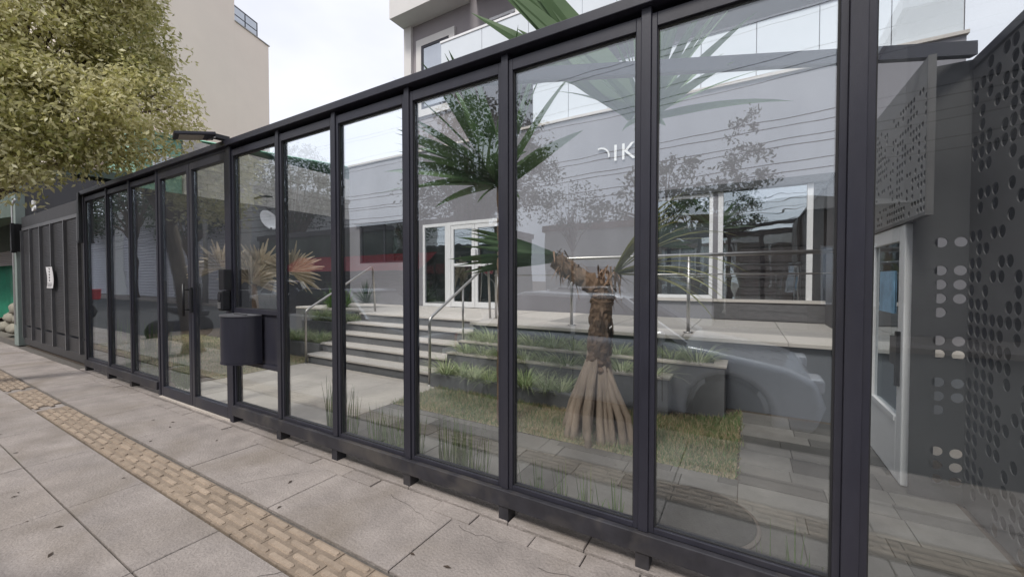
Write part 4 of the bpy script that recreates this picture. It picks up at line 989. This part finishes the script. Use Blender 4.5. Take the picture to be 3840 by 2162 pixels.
house('pale_house', 'pale green grey house with a small window across the street', -7.2, -1.0, -10.6, 3.5, mat('pale_house_wall', (.50, .52, .50), .85, .08), [('window', -2.6, -1.5, 1.7, 2.7), ('door', -5.5, -4.5, 0, 2.1, mat('door_brown', (.14, .08, .05), .6))], ('flat', .25, TILE))
house('dark_roof_shop', 'low shop with dark tiled hip roof across the street', -.6, 3.5, -10.6, 3.6, mat('shop_brown', (.17, .13, .11), .8, .2), [('shutter', -.2, 1.6, 0, 2.6, mat('shutter_brown', (.25, .2, .18), .6)), ('window', 1.9, 3.2, .8, 2.6)], ('hip', 1.2, mat('dark_tile', (.09, .085, .085), .8, .2, 6)))
house('tall_flats', 'plain grey block of flats opposite the fence end', 3.7, 16, -10.6, 8.9, mat('flats_wall', (.15, .145, .15), .85, .06), [('door', 9, 10, 0, 2.1, ALUD)], ('flat', .4, WHITE))
DL = leafmat('street_tree_leaf', [(.015, .035, .012), (.03, .06, .02), (.06, .10, .03)], .5, .2, .7)
make_tree('street_tree', 'big dark leafy tree on the opposite pavement', (-9.6, -8.9, 0), (-9.5, -8.9, 3.0), [((-9.4, -9, 6.2), (2.9, 2.3, 2.5)), ((-11.2, -9, 5.2), (1.6, 1.6, 1.4)), ((-7.6, -9, 5.3), (1.5, 1.5, 1.5))], 260, 60, .16, DL, BARK, .24, clump_r=.55, limbs=40)
make_tree('young_street_tree', 'thin young tree with open crown on the opposite pavement', (-5.3, -8.8, 0), (-5.3, -8.8, 2.6), [((-5.3, -8.8, 4.0), (1.1, 1.1, 1.0))], 60, 16, .12, DL, BARK, .05, clump_r=.3, limbs=24)
make_tree('cypress', 'dark conical cypress behind the low shop across the street', (-.2, -13.5, 0), (-.2, -13.5, 4), [((-.2, -13.5, 3.6), (1.5, 1.5, 1.6)), ((-.2, -13.5, 5.4), (1.0, 1.0, 1.4)), ((-.2, -13.5, 7.2), (.5, .5, 1.2))], 120, 45, .16, DL, BARK, .14, clump_r=.35, limbs=14)
make_tree('kerb_tree', 'leafy tree by the warehouse on the opposite pavement', (-34.5, -8.8, 0), (-34.5, -8.8, 3.2), [((-34.5, -9, 7.0), (3.2, 2.4, 2.4)), ((-38, -9, 6.0), (2, 1.8, 1.6))], 150, 45, .2, DL, BARK, .2, clump_r=.6, limbs=20)
make_tree('tall_street_tree', 'tall dense tree before the warehouse on the opposite pavement', (-46, -9, 0), (-46, -9, 5), [((-46, -9.2, 10.5), (4.2, 3, 4)), ((-50, -9.2, 8.5), (2.6, 2.4, 2.4))], 150, 40, .3, DL, BARK, .3, clump_r=.9, limbs=24)
make_tree('spreading_street_tree', 'wide spreading tree at the far end of the warehouse', (-60, -9, 0), (-60, -9, 5), [((-60, -9.2, 10), (5, 3, 4.5))], 130, 40, .34, DL, BARK, .3, clump_r=1.0, limbs=24)
make_tree('garden_tree', 'leafy tree in the gap beside the red shop', (-29.5, -13.5, 0), (-29.5, -13.5, 4), [((-29.5, -13.5, 8.5), (3.4, 3, 3.2))], 110, 40, .26, DL, BARK, .26, clump_r=.8, limbs=24)
make_tree('backyard_tree', 'loose leafy tree behind the pale house across the street', (-4, -19, 0), (-4, -19, 4), [((-4, -19, 6.6), (2.6, 2, 1.8)), ((-7, -19.5, 5.6), (1.8, 1.6, 1.2))], 60, 30, .3, DL, BARK, .2, clump_r=.7, limbs=40)
# poles and wires
POLE = mat('concrete_pole', (.3, .29, .28), .9, .1)
for k, px_ in enumerate((-31.5, 7.5)):
    t = thing('utility_pole', 'round concrete utility pole with crossarm on the far pavement', 'pole', (px_, -8.4, 0), 'utility poles across the street')
    MB().tube([(px_, -8.4, -.05), (px_, -8.4, 9.6)], [.17, .11], 12).build('shaft', POLE, t, True)
    MB().box(px_ - .06, px_ + .06, -9.3, -7.5, 8.9, 9.03).build('crossarm', POLE, t)
    MB().lathe([(.2, 0), (.22, .1), (.22, .7), (.18, .8)], (px_ + .32, -8.4, 6.9), 14).build('transformer', ALU, t)
CAB = mat('cable_black', (.02, .02, .02), .6)
for k, (y, z, sg_) in enumerate([(-9.2, 9.05, .5), (-8.8, 9.05, .55), (-7.6, 9.05, .5), (-8.2, 7.6, .45), (-8.2, 7.3, .5), (-8.25, 7.05, .4), (-8.3, 6.1, .6), (-8.2, 5.8, .5), (-8.2, 5.55, .65), (-8.25, 5.3, .5), (-8.2, 4.9, .55), (-8.2, 4.6, .45)]):
    mb = MB(); pts_ = []
    for i in range(41):
        f = i / 20 ; seg_ = f - math.floor(f) if f < 2 else 1.0
        x = -31.5 - 39 + 39 * f * 1.5 if False else -70.5 + 39 * f * 1.0 + 0
        pts_.append((x, y, z - 4 * sg_ * seg_ * (1 - seg_)))
    pts_ += [(7.5 + 39 * i / 20, y, z - 4 * sg_ * (i / 20) * (1 - i / 20)) for i in range(1, 21)]
    mb.tube(pts_, .014 if k > 5 else .009, 5)
    tag(mb.build('overhead_cable', CAB), 'thin black overhead cable strung between the street poles', 'cable', 'overhead cables across the street')
# ---- vehicles
TYRE = mat('tyre_rubber', (.02, .02, .02), .85); RIM = mat('rim_alloy', (.5, .5, .52), .3, .05, metal=.8); CGL = mat('car_glass', (.02, .024, .026), .04, .0, spec=.8)
def car(label, col_, loc, rot, high=0.0, pickup=False, name='parked_car'):
    pm = mat('paint_%02d_%02d_%02d' % tuple(int(c * 99) for c in col_), col_, .28, .02, metal=.5 if max(col_) - min(col_) < .1 and col_[0] < .6 else 0, coat=1.0)
    t = thing(name, label, 'car', (0, 0, 0)); h = high
    wx = (1.34, -1.30); zc = .33; ra = .385
    bot = []
    for x in (wx[1], wx[0]):
        bot += [(x - ra * math.cos(R(a)), zc + ra * math.sin(R(a))) for a in range(-15, 196, 15)]
    prof = [(-2.08, .26)] + bot + [(2.06, .24), (2.15, .5), (2.08, .74), (1.85, .84), (1.2, .95), (.78, 1.0), (-1.75, 1.02 + h * .3), (-2.12, .98), (-2.16, .6)]
    b_ = MB().prism(prof, -.86, .86, 'y').build('body', pm, t, True); bv = b_.modifiers.new('bevel', 'BEVEL'); bv.width = .075; bv.segments = 4; bv.limit_method = 'ANGLE'; bv.angle_limit = R(50); bv.harden_normals = True
    xr = -.55 if pickup else -1.72
    lo = [(xr, 1.0), (.92, .985)]; hi = [(xr + (.12 if pickup else .45), 1.47 + h), (.2, 1.46 + h)]
    mb = MB(); q = [(lo[0][0], -.80, 1.0), (lo[1][0], -.78, .985), (lo[1][0], .78, .985), (lo[0][0], .80, 1.0), (hi[0][0], -.62, hi[0][1]), (hi[1][0], -.6, hi[1][1]), (hi[1][0], .6, hi[1][1]), (hi[0][0], .62, hi[0][1])]
    mb.v = q; mb.f = [(0, 1, 5, 4), (1, 2, 6, 5), (2, 3, 7, 6), (3, 0, 4, 7), (4, 5, 6, 7)]; mb.build('greenhouse', CGL, t)
    MB().prism([(hi[0][0] - .06, hi[0][1] - .01), (hi[1][0] + .06, hi[1][1] - .01), (hi[1][0] - .1, hi[1][1] + .045), (hi[0][0] + .15, hi[0][1] + .05)], -.62, .62, 'y').build('roof', pm, t, True, bevel=.02)
    for s_ in (-1, 1):
        mb = MB(); mb.bar((.95, .79 * s_, .98), (.22, .6 * s_, hi[1][1]), .05, .07).bar((-.35, .80 * s_, .98), (-.4, .615 * s_, hi[1][1]), .05, .09).bar((xr - .02, .80 * s_, .98), (hi[0][0] - .04, .62 * s_, hi[0][1]), .06, .16); mb.build('pillar', pm, t)
        MB().box(.55, .75, .86 * s_ - .02, .86 * s_ + .16 * s_, 1.0, 1.13).build('mirror', pm, t, bevel=.03)
        for xs_ in (-1.2, -.32, .72): MB().box(xs_ - .004, xs_ + .004, .86 * s_, .862 * s_, .36, .98).build('door_seam', TYRE, t)
        for xs_ in (-.55, .45): MB().box(xs_ - .1, xs_, .86 * s_, .885 * s_, .84, .865).build('handle', pm, t)
        MB().box(1.92, 2.14, .5 * s_, .82 * s_, .62, .76).build('headlight', mat('lamp_lens', (.7, .7, .72), .1), t, bevel=.03)
        MB().box(-2.165, -2.05, .55 * s_, .84 * s_, .7, .9).build('tail_light', REDP, t, bevel=.02)
        for x in wx:
            Mw = Matrix.Rotation(R(90) * s_, 4, 'X') @ Matrix.Scale(-1, 4, (0, 0, 1))
            wh = MB().lathe([(.24, -.1), (.31, -.1), (.33, -.07), (.33, .07), (.31, .1), (.24, .1)], (x, .76 * s_, zc), 26, Mw).build('wheel', TYRE, t, True)
            MB().lathe([(.23, .04), (.235, .09), (.17, .085), (.06, .07), (.05, .095), (.0, .095)], (x, .76 * s_, zc), 20, Mw).build('rim', RIM, wh)
    MB().box(2.07, 2.165, -.45, .45, .36, .55).build('grille', TYRE, t, bevel=.02); MB().box(2.12, 2.17, -.26, .26, .4, .52).build('number_plate', WHITE, t)
    t.location = (loc[0], loc[1], -.135); t.rotation_euler = (0, 0, rot); return t
car('silver grey hatchback parked at the kerb facing the fence end', (.62, .63, .66), (-1.5, -1.0), 0)
car('dark blue grey hatchback parked behind the silver one', (.05, .06, .08), (-6.6, -1.05), 0)
car('white pickup with tall cab parked across the street', (.75, .75, .75), (-20, -7.1), math.pi, .12, True)
car('white estate car parked across the street near the pale house', (.7, .7, .7), (-4.6, -7.1), math.pi)
gt2 = MB()
SACK = mat('cream_sack', (.27, .25, .2), .9, .15, 6, bump=.4, bscale=30)
for k, (x, y, z) in enumerate(((-16.6, 2.72, 0), (-17.7, 2.72, 0), (-18.8, 2.72, 0), (-17.1, 2.75, .3), (-18.2, 2.75, .3), (-17.6, 2.75, .58))):
    mb = MB(); nu, nv = 14, 8
    for i in range(nv + 1):
        for j in range(nu):
            a, e = 2 * math.pi * j / nu, math.pi * (i / nv - .5); ce = math.cos(e) ** .5 if abs(e) < 1.57 else 0
            sx = math.copysign(abs(math.cos(a)) ** .6, math.cos(a)); sy = math.copysign(abs(math.sin(a)) ** .6, math.sin(a))
            mb.v.append((x + .5 * sx * ce + rng.gauss(0, .012), y + .26 * sy * ce + rng.gauss(0, .012), z + .165 + .16 * math.sin(e) + rng.gauss(0, .01)))
    for i in range(nv):
        for j in range(nu): mb.f.append((i * nu + j, i * nu + (j + 1) % nu, (i + 1) * nu + (j + 1) % nu, (i + 1) * nu + j))
    tag(mb.build('cream_sack', SACK, None, True), ('cream sack in the bottom row of the pile outside the shop' if k < 3 else 'cream sack in the second row of the pile outside the shop' if k < 5 else 'topmost cream sack of the pile outside the shop'), 'sack', 'sacks outside the shop')
def motorbike(label, loc, rot, boxcol):
    t = thing('motorcycle', label, 'motorcycle', (0, 0, 0))
    for x in (.62, -.62):
        wh = MB().lathe([(.22, -.05), (.29, -.04), (.3, 0), (.29, .04), (.22, .05)], (x, 0, .3), 22, Matrix.Rotation(R(90), 4, 'X')).build('wheel', TYRE, t, True)
    MB().tube([(.62, 0, .3), (.45, 0, .85), (.4, 0, 1.0)], .03, 8).build('fork', STEEL, t); MB().tube([(.38, -.33, 1.02), (.42, 0, 1.0), (.38, .33, 1.02)], .015, 6).build('handlebar', ALUD, t)
    MB().prism([(-.7, .62), (-.2, .58), (.1, .7), (.4, .82), (.35, .95), (.0, .9), (-.3, .78), (-.75, .78)], -.13, .13, 'y').build('tank_and_seat', mat('bike_paint', (.03, .03, .035), .3), t, bevel=.04)
    MB().box(-.2, .3, -.14, .14, .25, .55).build('engine', ALU, t, bevel=.04); MB().tube([(.62, 0, .3), (0, 0, .4), (-.62, 0, .3)], .03, 6).build('swing_arm', ALUD, t)
    if boxcol: b = MB().box(-.95, -.45, -.24, .24, .82, 1.22).build('delivery_box', REDP, t, bevel=.03); MB().box(-.97, -.43, -.26, .26, 1.22, 1.27).build('lid', REDP, b, bevel=.02)
    t.location = (loc[0], loc[1], -.135); t.rotation_euler = (0, 0, rot)
motorbike('motorcycle carrying a red delivery box at the kerb', (-24.5, -.6), R(80), True)
motorbike('dark motorcycle without box parked at the kerb', (-13.8, -.6), R(75), False)

LITT = mat('litter_leaf', (.05, .035, .025), .9)
for k in range(22):
    x = rng.uniform(-6.5, -.6); y = rng.choice((rng.uniform(.5, 1.15), rng.uniform(1.5, 2.0))); mb = MB(); a = rng.uniform(0, 3.14); ln = rng.uniform(.012, .03)
    u_ = Vector((math.cos(a), math.sin(a), 0)); v_ = Vector((-u_.y, u_.x, 0)); p = Vector((x, y, .003))
    mb.poly([p - u_ * ln, p + v_ * ln * .35 + Vector((0, 0, .004)), p + u_ * ln, p - v_ * ln * .35 + Vector((0, 0, .003))])
    tag(mb.build('fallen_leaf', LITT, fix=False), 'tiny dark dried leaf lying on the concrete pavement', 'leaf', 'leaf litter on the pavement')

CRK = mat('crack_dark', (.06, .05, .045), .95)
for k, (x, y, dx, dy) in enumerate(((-2.2, 2.02, .5, -.12), (-1.55, 1.98, .35, -.06), (-3.3, 1.55, .25, .4), (-.95, 1.9, .5, .05), (-4.9, .3, .3, .42), (-2.1, 1.2, -.3, -.38))):
    p = Vector((x, y, .0028)); mb = MB(); q = p.copy(); n_ = 9
    for i in range(n_):
        r_ = q + Vector((dx / n_ + rng.gauss(0, .012), dy / n_ + rng.gauss(0, .012), 0)); wd = .0011 * (1 - i / n_) + .0004
        e = (r_ - q).normalized(); sd_ = Vector((-e.y, e.x, 0)) * wd
        mb.poly([q - sd_, q + sd_, r_ + sd_ * .9, r_ - sd_ * .9]); q = r_
    o = mb.build('crack', CRK, walk, fix=False)
